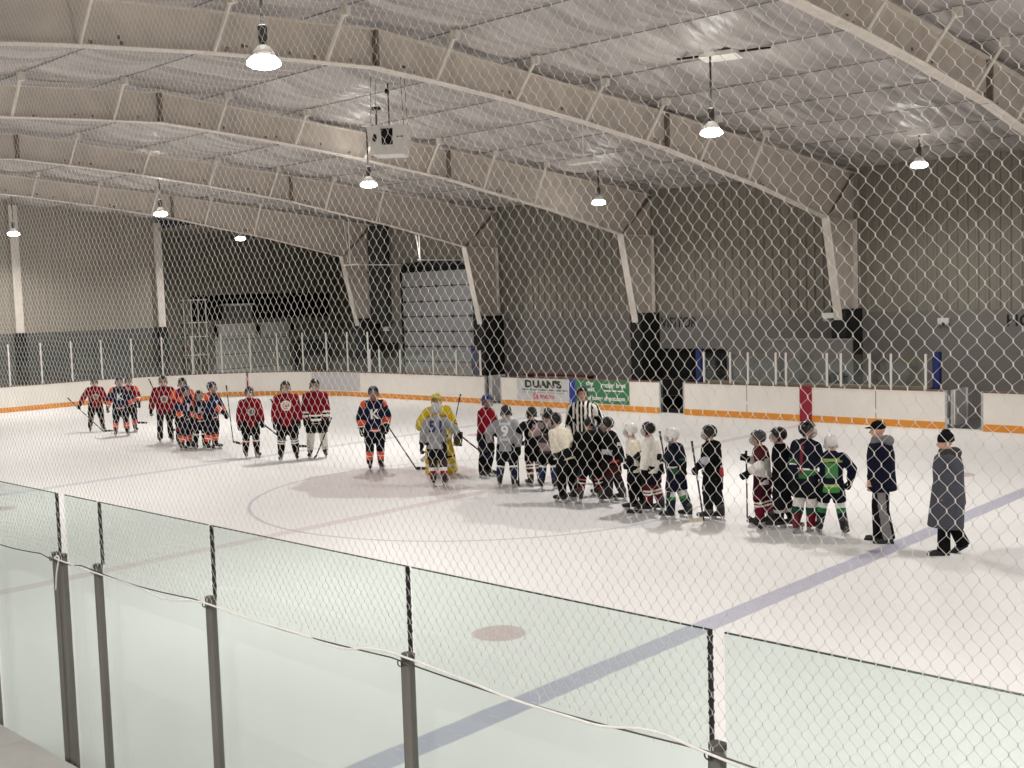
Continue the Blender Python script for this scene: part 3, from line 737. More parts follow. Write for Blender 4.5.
b=MB(); b.prism([(-.3,2.12),(-.305,2.125),(-.95,2.125),(-.95,-.02),(-.9,-.02),(-.9,2.06),(-.36,2.06),(-.36,-.02),(-.31,-.02)],'x',8.2,15.5); tag(b.build('ledge',M_ledge),'grey ledge top at the bottom left corner','ledge')

# ------------------------------------------------------------------ lamps and hanging box
def lamp(x,y,label,z=6.87,spread=2.7,power=1.,up=0.):
    r=empty('ceiling_lamp',(x,y,z),0,label,'lamp','high bay lamps hung over the ice')
    top=roofz(y)-.16-z
    b=MB(); b.tube([(0,0,.5),(0,0,top)],.02,8); b.build('rod',M_duct,r)
    b=MB(); b.lathe([(.03,.5),(.06,.48),(.06,.34),(.045,.28),(.04,.2)],n=18); tag(b.build('ballast',M_duct,r),'dark ballast housing')
    b=MB(); b.lathe([(.04,.23),(.07,.21),(.12,.15),(.16,.085),(.17,.085),(.13,.16),(.08,.225),(.04,.245)],n=24); tag(b.build('reflector',M_white,r,True),'ribbed pale reflector')
    b=MB(); b.lathe([(.16,.09),(.205,.045),(.215,.0),(.15,-.035),(.08,-.05),(.01,-.055)],n=24); tag(b.build('lens',M_lamp,r,True),'glowing lens')
    b=MB(); b.bbox((-.1,-.1,top-.04),(.1,.1,top+.05),.02); b.build('mount_box',M_white,r)
    l=bpy.data.lights.new('lamp_light','AREA'); l.shape='DISK'; l.size=.36; l.energy=LAMP_W*power; l.color=(1.,.963,.928); l.spread=spread
    lo=bpy.data.objects.new('lamp_light',l); COL.objects.link(lo); lo.parent=r; lo.location=(0,0,-.07)
    if up:
        l=bpy.data.lights.new('lamp_uplight','POINT'); l.energy=LAMP_W*up; l.color=(1.,.963,.928); l.shadow_soft_size=.12
        lo=bpy.data.objects.new('lamp_uplight',l); COL.objects.link(lo); lo.parent=r; lo.location=(.0,.0,.62)
LAMP_W=275.
LL={(3.55,6.35):'brightest nearest ceiling lamp, hanging upper left of the white hanging box',(3.55,16.6):'ceiling lamp hanging upper right on a long rod below the second nearest roof frame bay',(3.55,26.2):'ceiling lamp at right hanging near the back wall above the HOME lettering',
(-7.0,16.8):'ceiling lamp just below the white hanging box',(-6.2,25.3):'ceiling lamp in front of the third roof frame beside its column',(-17.1,16.6):'ceiling lamp at left below the farthest roof frame middle',(-17.3,26.2):'ceiling lamp above the overhead door track',
(-27.2,26.2):'small far ceiling lamp in front of the dark alcove',(-27.2,16.2):'far ceiling lamp at the very left edge'}
for x in (-27.2,-17.1,-7.,3.55,13.8,24.):
    for y in (6.35,16.6,26.2):
        k_=min(LL,key=lambda q: abs(q[0]-x)+abs(q[1]-y)); hit=abs(k_[0]-x)+abs(k_[1]-y)<2.2
        pw=dict(power=.5 if (y>20 and x>-20) else 1.,up=.05 if y<20 else .0)
        if hit: lamp(k_[0],k_[1],LL[k_],6.69 if k_[0]==-6.2 else 6.87,**pw)
        else: lamp(x,y,'ceiling lamp of the same kind outside the view',**pw)
for x in (13.,19.): lamp(x,-5.2,'ceiling lamp over the stands behind the viewer',6.4,3.0,1.5)
hb=empty('hanging_loudspeaker',(-2.6,13.75,6.93),0,'white hanging box with a square black opening, hung from the roof on rods','loudspeaker')
# tapered white cabinet seen at an angle
b=MB(); hb.rotation_euler=(0,0,math.radians(38)); hb.scale=(.7,.7,.82)
tw_,bw_,h_,dp=.62,.47,.72,.5
b.add([(-bw_,-dp*.8,0),(bw_,-dp*.8,0),(bw_,dp,0),(-bw_,dp,0),(-tw_,-dp,h_),(tw_,-dp,h_),(tw_,dp,h_),(-tw_,dp,h_)],[(0,3,2,1),(4,5,6,7),(0,1,5,4),(1,2,6,5),(2,3,7,6),(3,0,4,7)])
b.build('cabinet',M_white,hb)
b=MB(); b.add([(-.15,-.47,.24),(.17,-.47,.24),(.19,-.512,.64),(-.17,-.512,.64),(-.15,-.43,.24),(.17,-.43,.24),(.19,-.46,.64),(-.17,-.46,.64)],[(0,1,2,3),(4,7,6,5),(0,4,5,1),(1,5,6,2),(2,6,7,3),(3,7,4,0)]); tag(b.build('opening',M_dark,hb),'square black opening')
b=MB(); b.ell((-.37,-.475,.42),(.07,.03,.1),12,8); b.build('knob',M_black,hb)
b=MB(); b.box((.3,-.5,.42),(.5,-.47,.44)); b.build('nameplate',M_duct,hb)
for i,(x_,y_) in enumerate(((-.5,-.3),(.5,-.3),(.5,.35),(-.5,.35))):
    b=MB(); b.tube([(x_,y_,h_),(x_*.9,y_,2.0)],.008,5); b.build('hanging_wire',M_duct,hb)
b=MB(); b.tube([(.0,0,h_),(0,0,1.85)],.02,6); b.tube([(-.4,.1,h_),(-.4,.1,1.25)],.02,6); b.build('hanging_rod',M_duct,hb)
b=MB(); b.box((-.52,.0,1.2),(-.28,.2,1.27)); b.build('rod_clamp',M_black,hb); b=MB(); b.box((-.08,-.1,1.6),(.02,.1,1.7)); b.build('rod_clamp',M_black,hb)
def patch(x,y,w_,d_,label):
    z=roofz(y)-.2; r=empty('ceiling_patch',(x,y,z),.3,label,'ceiling patch')
    b=MB(); b.bbox((-w_/2,-d_/2,-.03),(w_/2,d_/2,.05),.05); b.build('cover',M_white,r); b=MB(); b.box((-w_/2-.5,-.06,.03),(w_/2+.6,.0,.06)); b.build('dark_tear',M_dark,r)
patch(3.6,16.9,.75,.6,'torn pale cover on the ceiling where the upper right lamp rod is fixed')
patch(-1.5,15.5,.01,.01,'x') if False else None
b=MB(); b.bbox((3.3,26.0,8.0-.35),(3.8,26.3,8.0-.2),.03); b.tube([(3.55,26.2,7.6),(3.62,26.24,7.4),(3.5,26.2,7.2)],.03,6); tag(b.build('cable_bundle',M_white),'pale tangle of cable above the lamp near the HOME lettering','cable')
b=MB(); b.bbox((-.75,17.3,6.78),(.05,17.6,6.86),.02); b.tube([(-.35,17.45,6.86),(-.35,17.45,8.3)],.012,6); tag(b.build('hanging_fixture',M_white),'small white flat fixture hanging under the ceiling left of the upper right lamp','fixture')
CAM_P=(15.62377,-2.10670,3.79943); CAM_R=(0.754324,-0.075007,-0.032503); CAM_F=1118.027; EXPO=.17

# ------------------------------------------------------------------ people
_y,_p,_r=CAM_R
CF=Vector((-math.sin(_y)*math.cos(_p),math.cos(_y)*math.cos(_p),math.sin(_p))); _rt=Vector((math.cos(_y),math.sin(_y),0)); _up=_rt.cross(CF)
CA=math.cos(_r)*_rt+math.sin(_r)*_up; CB=-math.sin(_r)*_rt+math.cos(_r)*_up; CO=Vector(CAM_P)
def at(px,py,z=0.):
    """point of the photograph -> where that spot stands on the ice"""
    d=CA*(px-512)/CAM_F-CB*(py-384)/CAM_F+CF; t=(z-CO.z)/d.z; return CO+d*t

V3=Vector
def shared(key, fn, _c={}):
    if key not in _c: _c[key]=fn()
    return _c[key]
def lerp(a,b,t): return a+(b-a)*t
def ik(S_,T_,l1,l2,hint):
    d=T_-S_; L_=d.length
    mx=(l1+l2)*.995
    if L_>mx: T_=S_+d*(mx/L_); d=T_-S_; L_=mx
    mn=abs(l1-l2)+.06
    if L_<mn: d=d.normalized()*mn if L_>1e-4 else V3((0,mn,0)); T_=S_+d; L_=mn
    a=(l1*l1-l2*l2+L_*L_)/(2*L_); h=math.sqrt(max(0,l1*l1-a*a)); u=d.normalized(); w=hint-u*hint.dot(u)
    if w.length<1e-4: w=V3((0,-1,0))
    return S_+u*a+w.normalized()*h, T_

# --- shared equipment meshes (made for an adult, scaled on the object)
def mesh_skate(boot, accent):
    b=MB(); b.caps((0,-.075,.14),(0,.02,.12),.043,.045); b.caps((0,.02,.115),(0,.145,.098),.046,.036); b.caps((0,-.07,.13),(0,-.062,.235),.045,.052); b.ell((0,.0,.10),(.045,.13,.03)); b.frus((0,-.03,.13),(0,-.035,.25),(.05,.07),(.055,.075))
    b.frus((0,.02,.2),(0,.05,.28),(.03,.012),(.032,.012))
    me=remesh(b,.011,2,[boot,accent],'boot')
    co=[p.center for p in me.polygons]
    me.polygons.foreach_set('material_index',[1 if (c.z<.088 or (c.z>.225 and c.y<-.02)) else 0 for c in co]); return me
def mesh_blade():
    b=MB(); 
    for y0,y1 in ((-.115,-.04),(.05,.135)): b.prism([(y0,.085),(y1,.085),(y1-.012,.03),(y0+.012,.03)],'x',-.012,.012)
    b.prism([(-.125,.04),(.145,.045),(.135,.026),(-.115,.026)],'x',-.012,.012)
    b.prism([(-.135,.03),(.14,.03),(.158,.02),(.148,.004),(.12,0),(-.115,0),(-.14,.008)],'x',-.003,.003,1)
    return b.mesh('blade',[M_holder,M_chrome])
def mesh_glove(m1,m2):
    """hockey glove: flared cuff, padded back, four finger rolls curled to the palm, thumb; +Y along the forearm, +Z back of the hand"""
    b=MB(); b.frus((0,-.11,.0),(0,.02,.0),(.066,.06),(.048,.043)); b.ell((0,.05,.006),(.052,.062,.036))
    for i,x in enumerate((-.04,-.0135,.0135,.04)):
        l=(.9,1.,.97,.82)[i]
        p=[V3((x,.085,.012)),V3((x,.085+.045*l,.0)),V3((x,.085+.05*l,-.04)),V3((x,.075+.02*l,-.062))]
        for a,c in zip(p[:-1],p[1:]): b.caps(a,c,.0165,.0155)
    b.caps((-.05,.03,-.005),(-.068,.075,-.025),.018,.017); b.caps((-.068,.075,-.025),(-.045,.1,-.052),.017,.015)
    me=remesh(b,.008,1,[m1,m2],'glove')
    me.polygons.foreach_set('material_index',[1 if (-.1<p.center.y<-.065) else 0 for p in me.polygons]); return me
def mesh_helmet(m1,m2,cap=False):
    """shell with brow cut, ear drop, ridges and vents; head centre at the origin, face towards +Y"""
    n=28; R0=V3((.106,.132,.126)); rows=[]
    def lim(a):                       # lowest polar angle of the rim by azimuth (0 = front)
        f=math.cos(a)
        return 1.20 if f>.75 else (1.20+(.75-f)/.5*.8 if f>.25 else (2.0 if f>-.1 else 2.0+min(1,(-.1-f)/.5)*.32))
    K=9; vs=[]; fs=[]
    for o_ in (1.,.93):
        for k in range(K+1):
            for j in range(n):
                a=2*PI*j/n; ph=lim(a)*max(.02,k/K)
                rdg=1+.025*math.cos(4*a)*math.sin(min(ph*1.3,PI))
                vs.append((R0.x*o_*rdg*math.sin(ph)*math.sin(a),(R0.y*o_*rdg)*math.sin(ph)*math.cos(a)-.006,R0.z*o_*math.cos(ph)+.014))
    H=(K+1)*n
    for k in range(K):
        for j in range(n):
            q=(k*n+j,k*n+(j+1)%n,(k+1)*n+(j+1)%n,(k+1)*n+j); fs.append(q); fs.append(tuple(H+i for i in q[::-1]))
    for j in range(n): fs.append((K*n+j,K*n+(j+1)%n,H+K*n+(j+1)%n,H+K*n+j))
    fs.append(tuple(range(n))); fs.append(tuple(H+i for i in range(n)))
    b=MB(); b.add(vs,fs,0)
    for sx in (-1,1):
        b.ell((sx*.106,-.012,-.055),(.013,.032,.04),10,6,0)               # ear guards
        for y_ in (-.045,.0,.045): b.box((sx*.05-.008,y_-.016,.10),(sx*.05+.008,y_+.016,.118),1)
        b.box((sx*.022-.005,-.115,.04),(sx*.022+.005,-.1,.085),1)
    b.tube([(-.092,.0,-.06),(-.07,.05,-.125),(0,.07,-.14),(.07,.05,-.125),(.092,.0,-.06)],.006,5,1)
    me=b.mesh('helmet',[m1,m2],True); bm=bmesh.new(); bm.from_mesh(me); bmesh.ops.recalc_face_normals(bm,faces=bm.faces); bm.to_mesh(me); bm.free(); return me
def mesh_cage(m_):
    b=MB(); C_=V3((0,.02,-.035))
    def P(az,el): return C_+V3((.1*math.cos(el)*math.sin(az),.126*math.cos(el)*math.cos(az),.095*math.sin(el)))
    for el in np.linspace(-1.05,.72,8): b.tube([P(az,el) for az in np.linspace(-1.25,1.25,11)],.0032,4)
    for az in np.linspace(-1.15,1.15,7): b.tube([P(az,el) for el in np.linspace(-1.1,.74,9)],.0032,4)
    b.tube([P(a,.74) for a in np.linspace(-1.25,1.25,9)],.006,5); b.tube([P(a,-1.1) for a in np.linspace(-1.25,1.25,9)],.006,5)
    return b.mesh('cage',[m_],True)
def mesh_visor():
    b=MB(); vs=[];n=13
    for z,rr in ((.045,1.),(-.035,1.06)):
        for a in np.linspace(-1.25,1.25,n): vs.append((.1*rr*math.sin(a),.122*rr*math.cos(a)+.002,z-.01*abs(math.sin(a))))
    for z,rr in ((.045,1.03),(-.035,1.09)):
        for a in np.linspace(-1.25,1.25,n): vs.append((.1*rr*math.sin(a),.122*rr*math.cos(a)+.002,z-.01*abs(math.sin(a))))
    fs=[]
    for h in (0,2*n):
        for j in range(n-1): fs.append((h+j,h+j+1,h+n+j+1,h+n+j))
    for j in range(n-1): fs.append((j,j+1,2*n+j+1,2*n+j)); fs.append((n+j,n+j+1,3*n+j+1,3*n+j))
    b.add(vs,fs); return b.mesh('visor',[M_glass_far],True)
def mesh_eye():
    b=MB(); b.ell((0,0,0),(.014,.008,.009),8,6); return b.mesh('eye',[M_eye],True)
def mesh_mouth():
    b=MB(); b.ell((0,0,0),(.024,.007,.007),10,6); return b.mesh('mouth',[M_lip],True)

def place(name, me, parent, M, scale=1.):
    o=link(name,me,parent); o.matrix_local=M@Matrix.Diagonal((scale,scale,scale,1)); return o
def basis(x,y,z,o):
    M=Matrix((x,y,z)).transposed().to_4x4(); M.translation=o; return M
def ortho(yv, xh):
    y=yv.normalized(); x=(xh-y*xh.dot(y))
    if x.length<1e-3: x=V3((0,0,1)).cross(y)
    x.normalize(); return x,y,x.cross(y)

def decal(name, me, target, origin, u, v, m, parent, off=.007):
    """wrap flat lettering onto the cloth under it"""
    bm=bmesh.new(); bm.from_mesh(target); tr=BVHTree.FromBMesh(bm); bm.free()
    d=u.cross(v)                                    # outward
    b2=bmesh.new(); b2.from_mesh(me); bmesh.ops.triangulate(b2,faces=b2.faces)
    for _ in range(2): 
        le=[e for e in b2.edges if e.calc_length()>.05]
        if le: bmesh.ops.subdivide_edges(b2,edges=le,cuts=1); bmesh.ops.triangulate(b2,faces=b2.faces)
    for w_ in b2.verts:
        p=origin+u*w_.co.x+v*w_.co.y; h=tr.ray_cast(p+d*.5,-d)
        base=h[0] if h[0] is not None else p
        w_.co=base+d*(off+(.004 if w_.co.z>0 else 0))
    m2=bpy.data.meshes.new(name); b2.to_mesh(m2); b2.free(); m2.materials.clear(); m2.materials.append(m)
    for p in m2.polygons: p.material_index=0
    return link(name,m2,parent)
def disc_mesh(r,inner=0,n=20):
    b=MB(); b.lathe([(r,-.002),(r,.002)],n=n); return b.mesh('disc',[])

# --- one figure
def figure(px,py,top,face,label,st,cat='person',group=None,**k):
    """stands at the photo's foot point; face = degrees from facing the viewer (0) through picture right (90) to back turned (180)"""
    P=at(px,py); dep=(P-CO).dot(CF); mpp=dep/CAM_F; H=(py-top)*mpp*1.01
    toV=V3((CO.x-P.x,CO.y-P.y,0)).normalized(); R_=V3((-toV.y,toV.x,0))
    a=math.radians(face); fw=toV*math.cos(a)+R_*math.sin(a); rz=math.atan2(-fw.x,fw.y)
    root=empty('person',(P.x,P.y,0),rz,label,cat,group)
    Mi=Matrix.Rotation(-rz,3,'Z')
    def vp(du,dv,dw=0.):              # offset from the foot point: picture right, up, towards the viewer (pixels, pixels, metres)
        return Mi@(R_*du*mpp+V3((0,0,-dv*mpp))+toV*dw)
    def vdir(u,v,w): return (Mi@(R_*u+V3((0,0,v))+toV*w)).normalized()
    kid=H<1.62; skates=st.get('skates',True)
    lift=.075*min(1,H/1.75+.1) if skates else .03
    h=H-lift-(.02 if st.get('helmet') else .01)
    hh=.085*h+.096                                    # head height
    lean=math.radians(k.get('lean',4)); side=math.radians(k.get('side',0)); crouch=k.get('crouch',0.)*h
    tw=math.radians(k.get('twist',0))
    hips=V3((0,-math.sin(lean)*.05*h,lift+.505*h-crouch))
    t=V3((math.sin(side),math.sin(lean),math.cos(lean)*math.cos(side))).normalized()
    sx=V3((math.cos(tw),math.sin(tw),0)); sx=(sx-t*sx.dot(t)).normalized(); fy=t.cross(sx)
    neck=hips+t*.335*h; shc=hips+t*.30*h
    hw=k.get('wide',1.)*.108*h
    sl=shc-t*.018*h; sh={1:sl+sx*hw,-1:sl-sx*hw}
    hd=neck+t*.02*h+V3((0,.03*h*math.sin(lean+.2),0)); hd=hd+V3((0,math.sin(math.radians(k.get('nod',4)))*.03,0))
    hc=hd+V3((0,.012,hh*.5-.01))
    # legs
    sc=h/1.62; hip={1:hips+V3((.052*h,0,0)),-1:hips-V3((.052*h,0,0))}
    ank={}; toe={}
    feet=k.get('feet')                # picture-left and picture-right foot: (du,dv) offsets
    rs=1 if math.cos(a)<0 else -1     # figure's right side shows at picture right when the back is turned
    if feet:
        fl=[vp(f[0],0,f[1] if len(f)>1 else 0.) for f in feet]
        right,left=(fl[1],fl[0]) if fl[1].x>=fl[0].x else (fl[0],fl[1])
        ground={1:right,-1:left}
    else:
        g=k.get('stance',.085)*h; stg=k.get('stagger',0.)*h
        ground={1:V3((g,stg,0)),-1:V3((-g,-stg,0))}
    toeout=math.radians(k.get('toeout',10))
    knee={}
    for s in (1,-1):
        ank[s]=ground[s]+V3((0,-.03*h,lift+.05*h+(k.get('heel',{}).get(s,0))))
        knee[s],ank[s]=ik(hip[s],ank[s],.235*h,.225*h,V3((s*.12,1,0)))
    # arms
    l1,l2=.172*h,.15*h; el={}; wr={}
    arms=k.get('arms',{})             # 'a' picture-left hand, 'b' picture-right hand -> (du,dv,dw)
    mp={'a':-rs,'b':rs}
    if abs(math.cos(a))<.25: mp={'a':k.get('aside',1),'b':-k.get('aside',1)}
    tgt={mp[q]:vp(*arms[q]) for q in arms}
    for s in (1,-1):
        T_=tgt.get(s, sh[s]+sx*s*.07*h+fy*.055*h-V3((0,0,.295*h)))
        hint=k.get('elbow',{}).get(s,None) or (V3((s*.75,-.55,-.5)))
        el[s],wr[s]=ik(sh[s],T_,l1,l2,hint)
    # ---- body: one continuous skin
    fine=.011 if st.get('bare') else .0135
    b=MB()
    b.frus(hips-t*.04*h,hips+t*.12*h,(.088*h,.062*h),(.082*h,.06*h),sx); b.frus(hips+t*.1*h,shc,(.082*h,.06*h),(.098*h,.062*h),sx); b.ell(shc-t*.03*h,(.085*h,.058*h,.05*h)); b.ell(hips-t*.02*h,(.09*h,.068*h,.07*h))
    b.caps(neck-t*.05*h,hc-V3((0,.01,hh*.2)),.038*h,.034*h)
    hr=hh/.235
    # head turned and tilted
    hy=math.radians(k.get('turn',0)); hp=math.radians(k.get('nod',4)); Rh=Matrix.Rotation(-hy,3,'Z')@Matrix.Rotation(-hp,3,'X')
    hv=lambda x,y,z: hc+Rh@(V3((x,y,z))*hr)
    b.ell(hv(0,-.008,.025),(.076*hr,.096*hr,.092*hr),14,10,0,Rh); b.ell(hv(0,.02,-.04),(.06*hr,.07*hr,.075*hr),14,10,0,Rh); b.ell(hv(0,.048,-.085),(.036*hr,.036*hr,.03*hr),10,8,0,Rh)
    b.caps(hv(0,.092,.008),hv(0,.112,-.028),.011*hr,.017*hr)
    for s in (1,-1): b.ell(hv(s*.078,-.005,-.01),(.014*hr,.022*hr,.034*hr),10,6,0,Rh); b.ell(hv(s*.03,.083,.03),(.028*hr,.014*hr,.012*hr),10,6,0,Rh)
    for s in (1,-1):
        b.caps(sh[s],el[s],.038*h*.85,.030*h*.85); b.caps(el[s],wr[s],.029*h*.85,.021*h*.85); b.caps(shc+sx*s*.05*h-t*.02*h,sh[s],.036*h,.032*h)
        fd=(wr[s]-el[s]).normalized()
        if st.get('bare') and not st.get('bare_glove'):
            xh,yv,zv=ortho(fd,V3((0,1,0))); zv=-zv if zv.x*s<0 else zv      # back of the hand outward
            xh=yv.cross(zv); w_=wr[s]
            L=lambda x,y,z:(w_+xh*x+yv*y+zv*z)
            b.frus(L(0,-.01,0),L(0,.085,0),(.026,.017),(.042,.016),xh); b.ell(L(0,.05,0),(.04,.04,.022))
            for i,x in enumerate((-.03,-.01,.01,.03)):
                q=(.85,1.,.95,.75)[i]; b.caps(L(x,.08,0),L(x,.08+.035*q,-.006),.0095,.0088); b.caps(L(x,.08+.035*q,-.006),L(x,.08+.058*q,-.026),.0088,.008); b.caps(L(x,.08+.058*q,-.026),L(x,.08+.066*q,-.045),.008,.0075)
            tx=.03 if L(1,0,0).y>L(-1,0,0).y else -.03
            b.caps(L(tx,.02,-.004),L(tx*1.75,.055,-.014),.012,.0105); b.caps(L(tx*1.75,.055,-.014),L(tx*1.6,.082,-.024),.0105,.009)
        else:
            b.ell(wr[s]+fd*.05,(.03,.03,.03))
        b.caps(hip[s],knee[s],.058*h*.9,.04*h*.9); b.caps(knee[s],ank[s],.038*h*.9,.024*h)
        b.caps(ank[s],ank[s]+V3((0,.02*h,-.025*h)),.022*h,.018*h)
    body=link('body',remesh(b,fine,2,[M_skin],'body'),root)
    e=shared('eye',mesh_eye); mo=shared('mouth',mesh_mouth); RM=Rh.to_4x4()
    for s in (1,-1): 
        M=RM.copy(); M.translation=hv(s*.032,.088,.012); place('eye',e,root,M,hr)
    M=RM.copy(); M.translation=hv(0,.094,-.057); place('mouth',mo,root,M,hr)
    # ---- lower body clothes
    shoe_yaw={s:Matrix.Rotation(-s*toeout,3,'Z') for s in (1,-1)}
    pant=cloth(st['pants'])
    if st.get('long'):                # full length trousers
        b=MB(); b.ell(hips-t*.02*h,(.1*h,.082*h,.085*h))
        for s in (1,-1):
            b.frus(hip[s]+V3((0,0,.03*h)),knee[s],(.068*h,.068*h),(.048*h,.052*h)); b.ell(knee[s],(.048*h,.052*h,.05*h)); b.frus(knee[s],ank[s]-V3((0,-.012*h,.035*h)),(.047*h,.05*h),(.044*h,.056*h))
        me=remesh(b,.015,3,[pant]+([cloth(st['pant_stripe'])] if st.get('pant_stripe') else []),'trousers')
        if st.get('pant_stripe'):
            me.polygons.foreach_set('material_index',[1 if (abs(p.normal.x)>.8 and p.center.z<hips.z and p.center.x*(ank[1].x+ank[-1].x-2*p.center.x)<1e9 and abs(p.center.x)>abs(.5*(ank[1].x+ank[-1].x))+.05*h) else 0 for p in me.polygons])
        link('trousers',me,root)
    else:
        b=MB(); b.ell(hips-t*.01*h,(.118*h,.098*h,.09*h)); b.frus(hips-t*.06*h,hips+t*.06*h,(.118*h,.1*h),(.108*h,.092*h),sx)
        for s in (1,-1):
            kt=lerp(hip[s],knee[s],.9); b.frus(hip[s]+V3((0,0,.02*h)),kt,(.078*h,.085*h),(.07*h,.074*h)); 
        me=remesh(b,.016,3,[pant]+([cloth(st['pant_stripe'])] if st.get('pant_stripe') else []),'hockey_pants')
        if st.get('pant_stripe'): me.polygons.foreach_set('material_index',[1 if abs(p.normal.x)>.85 and abs(p.center.x)>.09*h else 0 for p in me.polygons])
        link('hockey_pants',me,root)
        sk=st['socks']; bands=sk[1] if len(sk)>1 else []
        for s in (1,-1):
            b=MB(); K0=lerp(hip[s],knee[s],.82); b.frus(K0,knee[s],(.056*h,.058*h),(.056*h,.06*h)); b.ell(knee[s]+V3((0,.012*h,0)),(.052*h,.056*h,.055*h)); b.frus(knee[s],lerp(knee[s],ank[s],.45),(.054*h,.06*h),(.05*h,.062*h)); b.frus(lerp(knee[s],ank[s],.45),ank[s]+V3((0,0,-.01)),(.05*h,.062*h),(.036*h,.04*h))
            cols=[]; 
            for c_ in [sk[0]]+[q[2] for q in bands]:
                if cloth(c_) not in cols: cols.append(cloth(c_))
            me=remesh(b,.011,2,cols,'sock'); d=ank[s]-knee[s]; dd=d.length_squared
            def which(c):
                tt=(c-knee[s]).dot(d)/dd
                for q in bands:
                    if q[0]<=tt<q[1]: return cols.index(cloth(q[2]))
                return 0
            me.polygons.foreach_set('material_index',[which(p.center) for p in me.polygons]); link('sock',me,root)
    # skates / shoes
    for s in (1,-1):
        g=V3((ank[s].x,ank[s].y+.03*h,max(0,ank[s].z-lift-.05*h)))
        if skates:
            bc=st.get('boot',(24,24,26)); key=('skate',bc,st.get('boot2',(58,58,60)))
            me=shared(key,lambda: mesh_skate(mat('boot_%d_%d_%d'%bc,S(*bc),.4,0,.1,9),mat('boot2_%d_%d_%d'%key[2],S(*key[2]),.5)))
            M=shoe_yaw[s].to_4x4(); M.translation=g; q=place('skate',me,root,M,min(1.,.62+.4*sc*.95)*1.05)
            place('blade',shared('blade',mesh_blade),q,Matrix.Identity(4))
        else:
            def shoe():
                b=MB(); b.caps((0,-.07,.06),(0,.05,.052),.045,.045); b.caps((0,.05,.05),(0,.17,.042),.045,.036); b.frus((0,-.05,.06),(0,-.055,.16),(.048,.06),(.05,.06)); b.box((-.05,-.12,.0),(.05,.21,.028)); return remesh(b,.011,2,[M_black],'shoe')
            M=shoe_yaw[s].to_4x4()@Matrix.Rotation(k.get('tip',{}).get(s,0),4,'X'); M.translation=g; place('shoe',shared('shoe',shoe),root,M,.92)
    # ---- upper garment
    tp=st['top']; kind=tp.get('kind','jersey'); J=h*k.get('bulk',1.)
    hem=hips-t*(tp.get('hem',.075)*h)
    b=MB(); up=shc+t*.035*h
    D=J*k.get('depth',1.); b.frus(hem,hips+t*.08*h,(.124*J,.106*D),(.12*J,.098*D),sx); b.frus(hips+t*.08*h,hips+t*.21*h,(.12*J,.098*D),(.130*J,.1*D),sx)
    b.frus(hips+t*.21*h,shc+t*.0*h,(.130*J,.1*D),(.108*J,.085*D),sx); b.frus(shc,neck+t*.012*h,(.108*J,.085*D),(.05*J,.052*J),sx)
    for s in (1,-1):
        b.ell(sh[s]-V3((0,0,.008*h)),(.058*J,.06*J,.058*J)); e2=lerp(el[s],wr[s],.92)
        b.frus(sh[s],el[s],.058*J,.052*J); b.ell(el[s],(.052*J,)*3); b.frus(el[s],e2,.052*J,tp.get('cuff',.043)*J)
    if tp.get('coat'):
        q=tp['coat']; b.frus(hips+t*.06*h,V3((hips.x,hips.y+.05,lift+q*h)),(.125*J,.105*D),(.128*J,.118*D),sx)
    me=remesh(b,.0145 if not tp.get('vstripe') else .011,4,None,kind)
    cols=[]; 
    def mi(c):
        m_=cloth(c)
        if m_ not in cols: cols.append(m_); me.materials.append(m_)
        return cols.index(m_)
    base=mi(tp['col']); T0=hips; TL=(neck-hips).length
    def paint(pc):
        # arm or trunk?
        best=9; arm=None
        for s in (1,-1):
            for (A_,B_,t0,t1,r_) in ((sh[s],el[s],0,.5,.062*J),(el[s],wr[s],.5,1,.05*J)):
                d=B_-A_; q=max(0,min(1,(pc-A_).dot(d)/d.length_squared)); ds=(pc-(A_+d*q)).length/r_
                if ds<best: best=ds; arm=t0+(t1-t0)*q
        v=(pc-T0).dot(t)/TL; lx=abs((pc-T0).dot(sx))
        on_arm=best<1.35 and (lx>.112*J or arm>.35)
        if tp.get('vstripe'):
            c1,c2,w_=tp['vstripe']; u=((pc-T0).dot(sx)) if not on_arm else (pc.y-sh[1].y)
            return mi(c2) if int(math.floor(u/w_+.5))%2 else base
        if on_arm:
            for q in tp.get('sleeve',[]):
                if q[0]<=arm<q[1]: return mi(q[2])
            return mi(tp['arm']) if tp.get('arm') else base
        for q in tp.get('body',[]):
            if q[0]<=v<q[1]: return mi(q[2])
        if tp.get('panel') and lx>.085*J and v<.8: return mi(tp['panel'])
        return base
    me.polygons.foreach_set('material_index',[paint(p.center) for p in me.polygons])
    top=link(kind,me,root)
    # number on the back / crest on the chest
    for q in tp.get('marks',[]):
        what,where,size,col,dv=q[:5]
        d_=fy if where=='chest' else -fy; u_=-sx if where=='chest' else sx
        m_=mat('print_%d_%d_%d'%col,S(*col),.8)
        o_=T0+t*(dv*TL)+u_*(q[5] if len(q)>5 else 0)*h
        tm=disc_mesh(size*h/2) if what=='disc' else (box_mesh(size*h,q[6]*h) if what=='bar' else text_mesh(what,size*h,.003,size*h*.02))
        if what not in ('disc','bar'):
            n=len(tm.vertices); co=np.empty(n*3); tm.vertices.foreach_get('co',co); co=co.reshape(-1,3)
            co[:,:2]-=(co[:,:2].max(0)+co[:,:2].min(0))/2; tm.vertices.foreach_set('co',co.ravel())
        decal('jersey_number' if what.isdigit() else 'jersey_crest',tm,me,o_,u_,t,m_,root,.006+.004*(q[7] if len(q)>7 else 0))
    if tp.get('hood'):
        b=MB(); b.frus(neck-t*.07*h,neck+t*.035*h,(.105*h,.1*h),(.062*h,.064*h),sx); b.ell(neck-fy*.055*h-t*.005*h,(.085*h,.06*h,.05*h)); 
        link('hood',remesh(b,.013,3,[cloth(tp['hood'])],'hood'),root)
